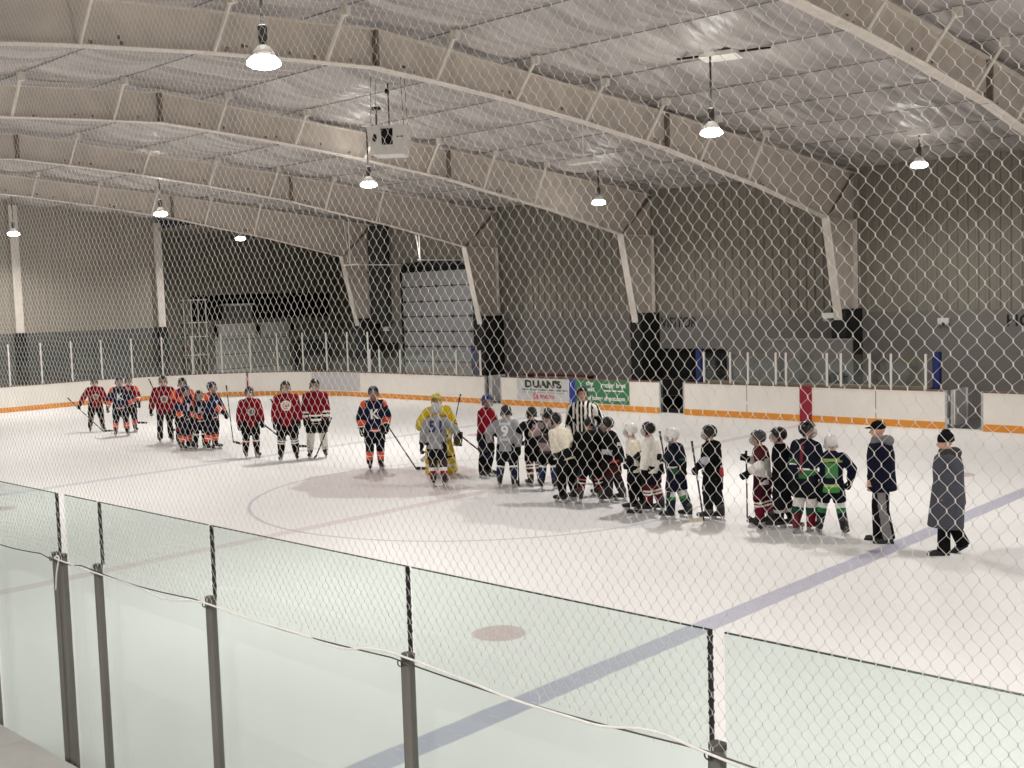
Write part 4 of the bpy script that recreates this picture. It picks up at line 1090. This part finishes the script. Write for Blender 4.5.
    # ---- gloves
    if st.get('gloves'):
        g1,g2=st['gloves']; me=shared(('glove',g1,g2),lambda: mesh_glove(cloth(g1),cloth(g2)))
        for s in (1,-1):
            fd=(wr[s]-el[s]).normalized(); hold=k.get('hold',{}).get({v:q for q,v in mp.items()}[s])
            xh=vdir(*hold) if hold else V3((0,1,0)); x,y_,z=ortho(fd,xh)
            if z.dot(sx*s)<0: x,z=-x,-z
            M=basis(x,y_,z,wr[s]+fd*.02)
            place('glove',me,root,M,.78+.22*sc)
    # ---- headgear
    HM=RM.copy(); HM.translation=hc+Rh@V3((0,0,.012*hr))
    hel=st.get('helmet')
    if hel:
        q=place('helmet',shared(('helmet',hel),lambda: mesh_helmet(mat('helmet_%d_%d_%d'%hel[0],S(*hel[0]),.3,0,.05,10),mat('helmet_%d_%d_%d'%hel[1],S(*hel[1]),.5))),root,HM,hr*1.04)
        fc=st.get('face','cage')
        if fc=='cage': place('cage',shared('cage'+str(st.get('cagecol','')),lambda: mesh_cage(mat('cage_wire%s'%str(st.get('cagecol','')),S(*st.get('cagecol',(150,150,150))),.3,.6))),q,Matrix.Identity(4))
        elif fc=='visor': place('visor',shared('visor',mesh_visor),q,Matrix.Identity(4))
    if st.get('cap'):
        def capm():
            b=MB(); b.ell((0,-.006,.045),(.088,.108,.085)); b.frus((0,-.006,.02),(0,-.006,.05),(.089,.109),(.089,.108),(1,0,0)); b.ell((0,.115,.03),(.07,.065,.012)); b.ell((0,-.006,.13),(.01,.01,.008)); return remesh(b,.008,1,[cloth((20,21,26))],'cap')
        place('cap',shared('cap',capm),root,HM,hr)
    if st.get('toque'):
        def toq():
            b=MB(); b.ell((0,-.012,.05),(.092,.112,.1)); b.frus((0,-.01,.0),(0,-.01,.05),(.098,.116),(.098,.116),(1,0,0)); b.ell((0,-.02,.14),(.05,.06,.035)); return remesh(b,.008,1,[cloth((26,27,30))],'toque')
        place('toque',shared('toque',toq),root,HM,hr)
    # ---- stick: held, so a thing of its own
    if k.get('stick'):
        sd=k['stick']; A_=vp(*sd['top']); B_=vp(*sd['heel']); 
        stick(root,P,rz,A_,B_,vdir(*sd['blade']),sd['label'],sd.get('col',(34,34,36)),sd.get('bcol',(30,30,30)),sd.get('len',.28))
    return dict(root=root,hips=hips,h=h,t=t,sx=sx,fy=fy,knee=knee,ank=ank,hip=hip,wr=wr,el=el,hc=hc,Rh=Rh,hr=hr,vp=vp,vdir=vdir,P=P,rz=rz,HM=HM,neck=neck)
def box_mesh(w,h_):
    b=MB(); n=8
    for i in range(n): b.box((-w/2+w*i/n,-h_/2,-.002),(-w/2+w*(i+1)/n,h_/2,.002))
    return b.mesh('bar',[])
def stick(root,P,rz,A_,B_,bd,label,col,bcol,bl):
    r=empty('hockey_stick',(P.x,P.y,0),rz,label,'hockey stick',"players' sticks")
    ax=(B_-A_).normalized(); b=MB(); x,y_,z=ortho(ax,bd)
    vs=[]
    for p in (A_,B_):
        for i,j in ((-1,-1),(1,-1),(1,1),(-1,1)): vs.append(p+x*i*.011+z*j*.015)
    b.add(vs,[(0,1,5,4),(1,2,6,5),(2,3,7,6),(3,0,4,7),(0,3,2,1),(4,5,6,7)]); m=mat('stick_%d_%d_%d'%col,S(*col),.4,0,.08,20); b.build('shaft',m,r)
    b=MB(); vs=[]; bd=(bd-V3((0,0,bd.z))*(.9 if B_.z<.15 else 0)).normalized(); dn=ax-bd*ax.dot(bd); dn=dn.normalized() if dn.length>.05 else V3((0,0,-1)); th=bd.cross(dn).normalized()
    n=6
    for i in range(n+1):
        q=i/n; c=B_+bd*bl*q+th*(.03*q*q); wd=.032*(1-.25*q*q)
        for u,v in ((-1,-1),(1,-1),(1,1),(-1,1)): vs.append(c-dn*(wd*(0 if u>0 else 1.7))+dn*(.012 if u>0 else 0)+th*v*.005)
    fs=[]
    for i in range(n):
        for j in range(4): fs.append((i*4+j,i*4+(j+1)%4,i*4+4+(j+1)%4,i*4+4+j))
    fs+=[(3,2,1,0),tuple(n*4+j for j in range(4))]; b.add(vs,fs); b.build('blade',mat('blade_%d_%d_%d'%bcol,S(*bcol),.6,0,.1,20),r)
    b=MB(); b.tube([A_-ax*.01,A_+ax*.012],.021,8); b.tube([A_+ax*.012,A_+ax*.16],.0175,8); b.build('grip_tape',M_tape,r)
    return r

# --- outfits
RED=(120,17,33); NAV=(26,30,58); ORG=(218,92,62); BLK=(15,15,17); WHT=(226,222,214); GRY=(142,143,147); CRM=(214,206,188); MAR=(96,24,38); GRN=(58,128,66); DGN=(24,32,50); YEL=(206,178,42)
HB_=(BLK,(70,70,74)); HW_=((222,220,216),(120,120,124)); HN_=((30,34,60),(90,90,100)); HBL=((26,44,108),(20,30,70))
GL=((24,24,26),(70,70,74))
def red(**q):
    top=dict(col=RED,body=[(-.3,-.16,(120,16,32))],marks=[('disc','chest',.115,(190,178,172),.45),('disc','chest',.075,(110,100,100),.45,0,0,1)]); top.update(q.pop('top',{}))
    d=dict(top=top,pants=BLK,socks=(BLK,[(.05,.16,(70,70,74)),(.16,.3,(150,40,50))]),gloves=GL,helmet=HB_,face='visor'); d.update(q); return d
def navy(**q):
    top=dict(col=NAV,body=[(.99,1.4,ORG),(-.3,-.14,NAV),(-.14,-.08,(230,190,190)),(-.08,-.02,(120,40,60))],sleeve=[(0,.13,ORG),(.64,.86,ORG),(.88,.93,WHT)],marks=[('K','chest',.17,(226,226,230),.5)]); top.update(q.pop('top',{}))
    d=dict(top=top,pants=(20,22,36),socks=((26,28,46),[(.3,.52,ORG),(.52,.58,WHT),(.58,.78,(226,88,62)),(.78,1.3,BLK)]),gloves=GL,helmet=HN_,face='cage'); d.update(q); return d
def kidj(col,**q):
    top=dict(col=col); top.update(q.pop('top',{}))
    d=dict(top=top,pants=BLK,socks=(BLK,[]),gloves=GL,helmet=HB_,face='cage'); d.update(q); return d
def stk(top,heel,blade,label,**q): return dict(top=top,heel=heel,blade=blade,label=label,**q)
PL='hockey players lined up on the ice'

# --- left group, facing the viewer
figure(97,432,378,8,'person in a red jersey farthest left, stick across the legs',red(),group=PL,stance=.12,
  arms={'a':(-17,-24,.15),'b':(13,-22,.15)},hold={'a':(.6,-.8,0)},stick=stk((-25,-36,.18),(6,-1,.3),(1,-.1,.2),'hockey stick held low across the legs by the far left player in red',bcol=(30,30,30),col=(60,60,62)))
figure(122,436,377,5,'person in a navy jersey with a white K, second from far left',navy(),group=PL,arms={'a':(-13,-26,.1),'b':(13,-28,.15)},stance=.1)
figure(131,432,377,10,'person in a red jersey with orange and white sleeve, behind the navy player at left',red(top=dict(sleeve=[(0,.25,ORG),(.55,.7,WHT),(.7,.85,ORG)],marks=[]),socks=((26,28,46),[(.35,.78,ORG),(.78,1.3,BLK)])),group=PL,
  arms={'b':(9,-29,.2)},hold={'b':(.3,-.9,0)},stick=stk((3,-43,.2),(7,-9,.25),(1,-.05,.1),'hockey stick beside the red player standing behind the navy K player'))
figure(166,442,376,5,'tall person in a red jersey and long black pants, stick behind the shoulder',red(long=True,socks=None,pants=(28,28,30)),group=PL,arms={'a':(-14,-27,.1),'b':(13,-28,.05)},
  stick=stk((-13,-63,-.25),(8,-10,-.3),(1,-.1,-.3),'hockey stick showing over the shoulder of the tall red player',col=(44,44,46)))
figure(185,446,378,15,'person in a red and orange jersey mostly hidden behind two navy players',red(top=dict(sleeve=[(0,.3,ORG)],marks=[])),group=PL)
figure(187,450,386,50,'person in a navy and orange jersey turned right, overlapping the hidden red player',navy(),group=PL,arms={'a':(-4,-33,.2),'b':(8,-32,.1)},stance=.09)
figure(201,449,391,20,'short person in a navy jersey with a bright orange glove at the waist',navy(gloves=((228,96,64),WHT),socks=(BLK,[(.1,.25,WHT)])),group=PL,arms={'a':(-3,-34,.25),'b':(7,-36,.25)})
figure(213,450,382,55,'person in a navy jersey with orange shoulder holding a stick upright at right',navy(),group=PL,arms={'a':(12,-37,.25),'b':(14,-36,.05)},hold={'a':(0,1,0),'b':(0,1,0)},stance=.1,
  stick=stk((16,-64,.12),(20,-7,.15),(.9,-.3,.1),'upright black hockey stick held by the navy player near the centre left',len=.22))
figure(252,458,387,15,'person in a red jersey with a pale round crest, alone right of the navy cluster',red(socks=(BLK,[(.18,.27,WHT),(.3,.38,(150,40,50))])),group=PL,turn=15,arms={'a':(-12,-28,.05),'b':(12,-34,.2)},hold={'b':(.7,-.6,.2)},stance=.085,
  stick=stk((8,-38,.1),(27,-23,.7),(.8,-.4,.4),'hockey stick pointing right from the hand of the lone red player',len=.2))
figure(289,461,381,-3,'person in a red jersey with white round crest and white-banded socks',red(socks=(BLK,[(.0,.1,(100,100,104)),(.12,.2,WHT),(.26,.34,WHT)]),top=dict(marks=[('disc','chest',.135,(222,214,208),.58),('disc','chest',.09,(170,120,120),.58,0,0,1),('C','chest',.09,(225,220,214),.58,0,0,2)])),group=PL,arms={'a':(-14,-28,.05),'b':(13,-30,.05)},stance=.1,
  stick=stk((-15,-62,-.2),(9,-12,-.35),(1,-.1,-.2),'hockey stick tucked behind the arm of the red player with white-banded socks'))
figure(318,458,379,-3,'person in a red jersey with black and white hem bands and white socks',red(top=dict(col=RED,body=[(-.4,-.2,WHT),(-.2,-.12,BLK),(-.12,-.02,WHT),(-.02,.06,BLK),(.06,.13,WHT)],sleeve=[(.6,.7,WHT),(.7,.78,BLK),(.78,.88,WHT)],marks=[]),socks=((206,202,194),[(.9,1.3,BLK)]),pants=(18,18,20)),group=PL,arms={'a':(-12,-30,.1),'b':(11,-33,.15)},hold={'b':(.5,.7,0)},stance=.1,
  stick=stk((15,-40,.1),(-2,-3,.35),(-.3,-.2,.8),'hockey stick held across the legs by the player in white socks',len=.24))
figure(376,470,386,10,'person in a navy jersey with white K, alone left of the goalie',navy(),group=PL,turn=15,arms={'a':(-13,-42,.1),'b':(12,-44,.15)},hold={'b':(.6,-.8,.1)},stance=.07,
  stick=stk((10,-50,.1),(40,-1,.35),(.9,-.1,.3),'hockey stick reaching down to the right from the lone navy player with orange cuffs'))

# --- goalie in yellow
g=figure(442,473,390,-8,'goalie in bright yellow jersey, helmet and leg pads facing the handshake line',kidj(YEL,top=dict(body=[(.55,.75,(150,136,30))],sleeve=[(.55,.7,BLK)]),pants=(40,38,26),socks=(YEL,[]),helmet=((196,178,44),(40,40,40)),cagecol=(150,140,90),boot=(30,30,30)),group=PL,bulk=1.2,lean=12,nod=10,crouch=.03,stance=.12,arms={'a':(-18,-48,.3),'b':(16,-38,.35)},side=4,hold={'b':(.35,.9,0)})
for s in (1,-1):
    K_,A_=g['knee'][s],g['ank'][s]; b=MB(); h=g['h']
    topp=lerp(g['hip'][s],K_,.35)+V3((0,.07*h,0)); low=A_+V3((0,.06*h,-.045*h))
    for sgn in (-1,0,1): b.caps(topp+V3((sgn*.045*h,0,0)),K_+V3((sgn*.05*h,.075*h,0)),.034*h,.038*h); b.caps(K_+V3((sgn*.05*h,.075*h,0)),low+V3((sgn*.05*h,.01*h,0)),.038*h,.036*h)
    b.frus(low+V3((0,-.02*h,-.0*h)),low+V3((0,.1*h,-.015*h)),(.085*h,.04*h),(.075*h,.03*h),(1,0,0))
    me=remesh(b,.013,2,[cloth(YEL),cloth((44,42,34)),cloth((226,220,190))],'leg_pad'); d=A_-K_
    me.polygons.foreach_set('material_index',[1 if .1<(p.center-K_).dot(d)/d.length_squared<.22 or p.center.y<min(K_.y,A_.y)-.02 else (2 if .62<(p.center-K_).dot(d)/d.length_squared<.8 else 0) for p in me.polygons]); link('leg_pad',me,g['root'])
b=MB(); w_=g['wr'][1 if g['wr'][1].x>g['wr'][-1].x else -1]; 
cl=g['vp'](-20,-50,.35); b.ell(cl,(.1,.06,.12)); b.ell(cl+V3((0,.05,.02)),(.075,.03,.09)); link('catching_glove',remesh(b,.011,2,[cloth((190,172,60))],'catching_glove'),g['root'])
bl=g['vp'](17,-36,.42); b=MB(); b.frus(bl-g['vdir'](.1,1,0)*.16,bl+g['vdir'](.1,1,0)*.16,(.1,.03),(.1,.03),g['vdir'](1,0,0)); link('blocker',remesh(b,.011,1,[cloth((70,66,40))],'blocker'),g['root'])
r=stick(g['root'],g['P'],g['rz'],g['vp'](21,-79,.3),g['vp'](11,-40,.42),g['vdir'](-.7,-.7,.1),'goalie stick with a dark blue shaft slanting up past the yellow shoulder',(52,56,92),(196,192,180),.1)
b=MB(); p0,p1=g['vp'](11,-40,.42),g['vp'](-20,-16,.5); x,y_,z=ortho(p1-p0,g['vdir'](0,0,1)); b.frus(p0,p1,(.012,.03),(.012,.045),x,4); b.build('paddle',mat('paddle_pale',S(188,184,176),.5),r)

# --- the handshake line
figure(438,486,404,172,'person in a grey jersey numbered 51 in dark blue, before the goalie',kidj(GRY,top=dict(marks=[('51','back',.21,(44,48,96),.62)],sleeve=[(.85,1.1,BLK)]),helmet=((168,168,168),(60,60,64)),socks=((60,50,56),[(.35,.55,WHT),(.55,.85,(150,30,50))]),pants=(24,24,28)),group=PL,lean=10,
  arms={'a':(-18,-27,.05),'b':(22,-52,.0)},hold={'b':(.75,-.6,0)},stance=.07,feet=[(-4,0.),(7,.1)],
  stick=stk((17,-56,.0),(44,-32,-.15),(.9,-.2,0),'hockey stick pointing right from the hand of the grey number 51 player',len=.15))
figure(487,478,395,60,'person in a red jersey and blue helmet reaching to the grey number 9 player',red(helmet=HBL,face='cage',top=dict(marks=[]),socks=(BLK,[(.0,.12,(34,36,70))]),pants=(26,26,34)),group=PL,turn=20,arms={'a':(8,-46,.2),'b':(16,-50,.05)},stance=.08)
figure(508,488,406,168,'person in a grey jersey with a white number 9 on the back and navy socks',kidj(GRY,top=dict(marks=[('9','back',.2,(224,224,226),.55),('bar','back',.14,(200,200,204),.83,0,.03),('bar','back',.1,(190,190,194),.24,0,.035)]),socks=((34,38,68),[(.0,.12,BLK),(.14,.24,WHT)]),pants=(22,22,24)),group=PL,lean=3,turn=-15,
  arms={'a':(-17,-46,-.1),'b':(12,-40,.1)},stance=.1,feet=[(-8,0.),(7,.1)])
figure(535,486,408,200,'person in a black jersey and maroon striped socks holding an upright stick at left',kidj((17,17,20),top=dict(sleeve=[(.55,.8,(120,118,118)),(.8,.9,BLK)],marks=[('11','back',.1,(150,150,152),.75)]),socks=((80,28,36),[(.1,.2,WHT),(.28,.38,WHT),(.6,.7,WHT)])),group=PL,turn=-20,lean=6,
  arms={'a':(-13,-49,.1),'b':(14,-40,.0)},hold={'a':(0,1,0)},stance=.07,
  stick=stk((-16,-2,.15),(-16,-66,.15),(-.8,-.5,.1),'black hockey stick standing upside down beside the grey number 9 player',col=(40,40,44),bcol=(48,48,50),len=.2))
figure(549,490,409,165,'person in a pinkish grey jersey with blue socks behind the cream jersey player',kidj((150,132,132),top=dict(body=[(.2,.5,(60,58,66)),(-.4,-.1,(70,60,60))],sleeve=[(.3,.5,(110,70,76))]),socks=((34,50,88),[(.0,.12,WHT),(.7,1.3,BLK)])),group=PL,turn=-20,arms={'a':(-5,-60,.2),'b':(12,-35,.2)},hold={'a':(-.2,1,0)},stance=.09,
  stick=stk((2,-52,.25),(-6,-78,.2),(.2,1,0),'hockey stick raised with a whitish blade beside the pinkish jersey',bcol=(214,208,194),len=.16,col=(36,34,36)))
figure(567,502,411,222,'person in a cream jersey bending forward left of the referee',kidj(CRM,top=dict(body=[(-.4,-.1,(196,188,160))],sleeve=[(.7,.9,(60,60,60))]),pants=(22,22,24),socks=(BLK,[])),group=PL,lean=26,turn=-10,wide=.95,bulk=.9,arms={'a':(-8,-40,.1),'b':(12,-38,.1)},stance=.09,
  stick=stk((14,-34,.25),(3,-10,.35),(-.6,-.2,.4),'hockey stick low beside the cream jersey player, left of the referee',len=.2))
figure(585,484,386,-10,'referee in a black and white striped shirt standing above the line of players',dict(top=dict(kind='striped_shirt',col=WHT,vstripe=(WHT,BLK,.042),hem=.0),pants=(20,20,22),long=True,gloves=None,bare=True,helmet=HB_,face='none'),group=None,cat='person',turn=-20,arms={'a':(-15,-46,.1),'b':(16,-50,.1)})
figure(591,503,417,178,'short person in all black gear with banded socks directly in front of the referee',kidj((14,14,16),socks=((30,28,30),[(.1,.18,(190,90,90)),(.3,.36,WHT),(.55,.7,(110,40,44))]),boot=(50,44,44)),group=PL,bulk=1.3,wide=1.15,lean=26,nod=30,arms={'a':(-16,-30,-.1),'b':(17,-32,-.1)},stance=.13)
figure(601,496,427,205,'person with orange trim mostly hidden between the black-clad players right of the referee',kidj((40,36,38),top=dict(sleeve=[(.4,.9,(214,110,60))],body=[(-.3,.1,(200,92,50))]),socks=(BLK,[])),group=PL)
figure(613,503,418,-108,'person in a black jersey with a red hem band facing left, right of the referee',kidj((17,16,18),top=dict(body=[(-.3,-.12,(28,24,26)),(-.12,-.04,(200,60,44))],sleeve=[(.45,.52,(170,170,172))]),pants=(64,26,28),socks=((46,44,46),[(.2,.3,BLK)])),group=PL,lean=6,arms={'a':(-8,-42,.2),'b':(12,-44,.2)},stance=.06,feet=[(-6,0.),(8,-.05)])
figure(636,511,424,-100,'person in a white helmet and cream jersey with black elbow facing left',kidj((222,216,200),top=dict(sleeve=[(.4,1.1,(30,30,30))]),helmet=HW_,cagecol=(190,190,190),pants=(22,22,24),socks=(BLK,[])),group=PL,lean=4,nod=10,arms={'a':(-8,-44,.25),'b':(12,-46,.25)},stance=.06,feet=[(-4,0.),(6,-.1)],
  stick=stk((10,-34,.3),(-9,-2,.3),(.9,-.1,.2),'hockey stick slanting down in front of the white-helmet cream jersey player',len=.26))
figure(653,513,423,-112,'person in a plain white jersey, black helmet and maroon socks with white bands',kidj((226,222,212),socks=((92,30,40),[(.2,.3,WHT),(.36,.46,WHT),(.86,1.4,BLK)]),pants=(24,22,30)),group=PL,lean=3,arms={'a':(-10,-40,.2),'b':(10,-42,.1)},stance=.07,feet=[(-6,0.),(6,-.05)])
figure(677,520,429,-118,'person in a white helmet and navy jersey with green hem and white-green socks',kidj((22,26,40),top=dict(body=[(-.4,-.2,DGN),(-.02,.2,(46,92,62)),(.2,.25,WHT)],sleeve=[(.62,.72,(46,92,62))]),helmet=HW_,cagecol=(200,200,200),pants=(22,28,48),socks=((28,40,50),[(-.1,.2,(200,200,196)),(.2,.36,(64,128,70))])),group=PL,lean=4,nod=8,arms={'a':(-13,-64,.15),'b':(8,-50,.25)},hold={'a':(.1,1,0)},stance=.085,feet=[(-8,0.),(10,.0)],
  stick=stk((-15,-90,.15),(-6,-30,.2),(-.3,-.9,.1),'hockey stick held upright by the white-helmet player in navy and green',col=(60,34,36),len=.1))
figure(714,521,426,-120,'person in a black jersey with a red and white side flash at the hem',kidj((15,15,18),top=dict(body=[(-.4,-.25,(200,196,194)),(-.25,.05,(150,30,44))] and [(-.35,-.22,(190,186,184))],panel=(22,22,26),marks=[('disc','back',.12,(176,40,58),.0,.02),('bar','back',.08,(220,216,212),.16,.03,.02)],sleeve=[(.5,.6,(170,170,176)),(.6,.66,(60,62,110))]),pants=(20,20,24),socks=((26,26,30),[(.8,1.2,(90,88,86))])),group=PL,turn=-15,arms={'a':(-15,-56,.2),'b':(-8,-46,.3)},hold={'a':(.1,1,0)},stance=.07,feet=[(-7,0.),(5,.05)],
  stick=stk((-20,-82,.25),(-10,-4,.3),(-.9,-.1,.3),'hockey stick with a pale blade held before the player with the red flash',bcol=(206,200,178),col=(46,40,42)))
figure(763,527,431,-102,'person in a maroon and white jersey with maroon banded socks, gloves raised',kidj((206,200,198),top=dict(body=[(.62,1.4,MAR)],sleeve=[(0,.45,(84,40,44)),(.45,.65,WHT)]),helmet=((60,60,62),(190,190,190)),pants=(60,22,34),socks=((110,26,46),[(.0,.1,BLK),(.16,.24,WHT),(.32,.4,WHT)])),group=PL,turn=-10,arms={'a':(-14,-70,.15),'b':(-13,-58,.3)},hold={'a':(0,1,0),'b':(0,1,0)},stance=.07,feet=[(-5,0.),(6,.0)],
  stick=stk((-15,-78,.2),(-15,-12,.25),(.75,-.6,.1),'hockey stick held straight down by the maroon and white player',col=(48,46,48)))
figure(783,530,428,-95,'person in a plain black jersey and black helmet facing left beside the maroon player',kidj((15,15,18),socks=((26,26,28),[(.45,.6,(170,170,166))]),pants=(20,22,30),boot2=(120,116,110)),group=PL,lean=3,arms={'a':(-8,-50,.1),'b':(10,-50,.2)},stance=.06,feet=[(-6,0.),(7,-.05)])
figure(806,533,422,140,'person in a navy jersey with green hem, face turned right, hand raised to the chin',kidj((24,28,42),top=dict(body=[(-.4,-.24,DGN),(-.06,.18,(52,112,62)),(.18,.23,WHT)],sleeve=[(.45,.6,(52,92,66)),(.6,.66,WHT)],marks=[('bar','back',.03,(110,28,40),.5,.03,.3)]),pants=(24,26,34),socks=((34,66,52),[(-.1,.32,(210,208,202)),(.62,1.3,(120,26,40))]),boot=(110,30,44)),group=PL,turn=70,face_=0,arms={'a':(-13,-58,.1),'b':(10,-84,-.15)},stance=.08,feet=[(-8,0.),(7,-.1)])
figure(832,534,436,183,'person in a white helmet and green-backed navy jersey, last player at right of the line',kidj((24,28,44),top=dict(body=[(-.5,-.12,(70,140,66)),(-.12,-.02,(170,190,120)),(.68,.73,(150,170,90))],marks=[('bar','back',.13,(66,130,72),.42,0,.16),('bar','back',.17,(150,170,96),.75,0,.03)],hem=.1),helmet=((220,216,214),(200,120,124)),pants=(22,24,34),socks=((24,32,44),[(-.1,.18,(214,214,206)),(.18,.42,(52,112,66))])),group=PL,arms={'a':(-16,-60,-.1),'b':(18,-54,-.05)},stance=.11,feet=[(-12,0.),(11,.05)],
  stick=stk((9,-44,-.2),(16,-4,.05),(-.4,-.3,.6),'hockey stick trailing low behind the green-backed player',len=.2,col=(110,104,96),bcol=(60,60,60)))

# --- two adults at right
figure(882,542,421,-95,'person in a navy winter jacket, black cap and track pants facing left at right',dict(top=dict(kind='jacket',col=(24,27,44),hem=.085,hood=(120,120,122),cuff=.05),pants=(24,25,30),pant_stripe=(130,128,128),long=True,skates=False,bare=True,cap=True),group='two adults in street shoes on the ice',lean=2,arms={'a':(-13,-50,.2),'b':(6,-52,-.1)},aside=1,stance=.05,stagger=.04,bulk=1.02,depth=1.12)
figure(949,554,433,-82,'person in a long grey hooded coat and black toque walking left at far right',dict(top=dict(kind='long_coat',col=(78,80,88),hem=.1,coat=.21,hood=(70,68,66),cuff=.05),pants=(22,22,24),long=True,skates=False,bare=True,toque=True),group='two adults in street shoes on the ice',lean=2,arms={'a':(-5,-60,.12),'b':(2,-60,-.12)},aside=1,feet=[(-7,0.1),(12,-.1)],heel={1:.05},tip={1:-.6},bulk=1.04,depth=1.2)

# ------------------------------------------------------------------ camera, world, view
def camera():
    cd=bpy.data.cameras.new('camera'); cd.sensor_fit='HORIZONTAL'; cd.sensor_width=36.; cd.lens=1118.03*36/1024
    cd.clip_start=.05; cd.clip_end=300
    o=bpy.data.objects.new('camera',cd); COL.objects.link(o)
    y,p,r=CAM_R
    f=Vector((-math.sin(y)*math.cos(p),math.cos(y)*math.cos(p),math.sin(p))); rt=Vector((math.cos(y),math.sin(y),0)); up=rt.cross(f)
    a=math.cos(r)*rt+math.sin(r)*up; b=-math.sin(r)*rt+math.cos(r)*up
    M=Matrix((a,b,-f)).transposed().to_4x4(); M.translation=Vector(CAM_P); o.matrix_world=M
    SC.camera=o
camera()
wd=bpy.data.worlds.new('world'); SC.world=wd; wd.use_nodes=True
wd.node_tree.nodes['Background'].inputs[0].default_value=(.05,.05,.055,1); wd.node_tree.nodes['Background'].inputs[1].default_value=.3
vs=SC.view_settings; vs.view_transform='Standard'; vs.look='None'; vs.exposure=EXPO; vs.gamma=1.; vs.use_curve_mapping=False
cy=SC.cycles; cy.use_denoising=True; cy.max_bounces=8; cy.diffuse_bounces=5; cy.glossy_bounces=3; cy.transparent_max_bounces=24; cy.caustics_reflective=False; cy.caustics_refractive=False; cy.sample_clamp_indirect=6.
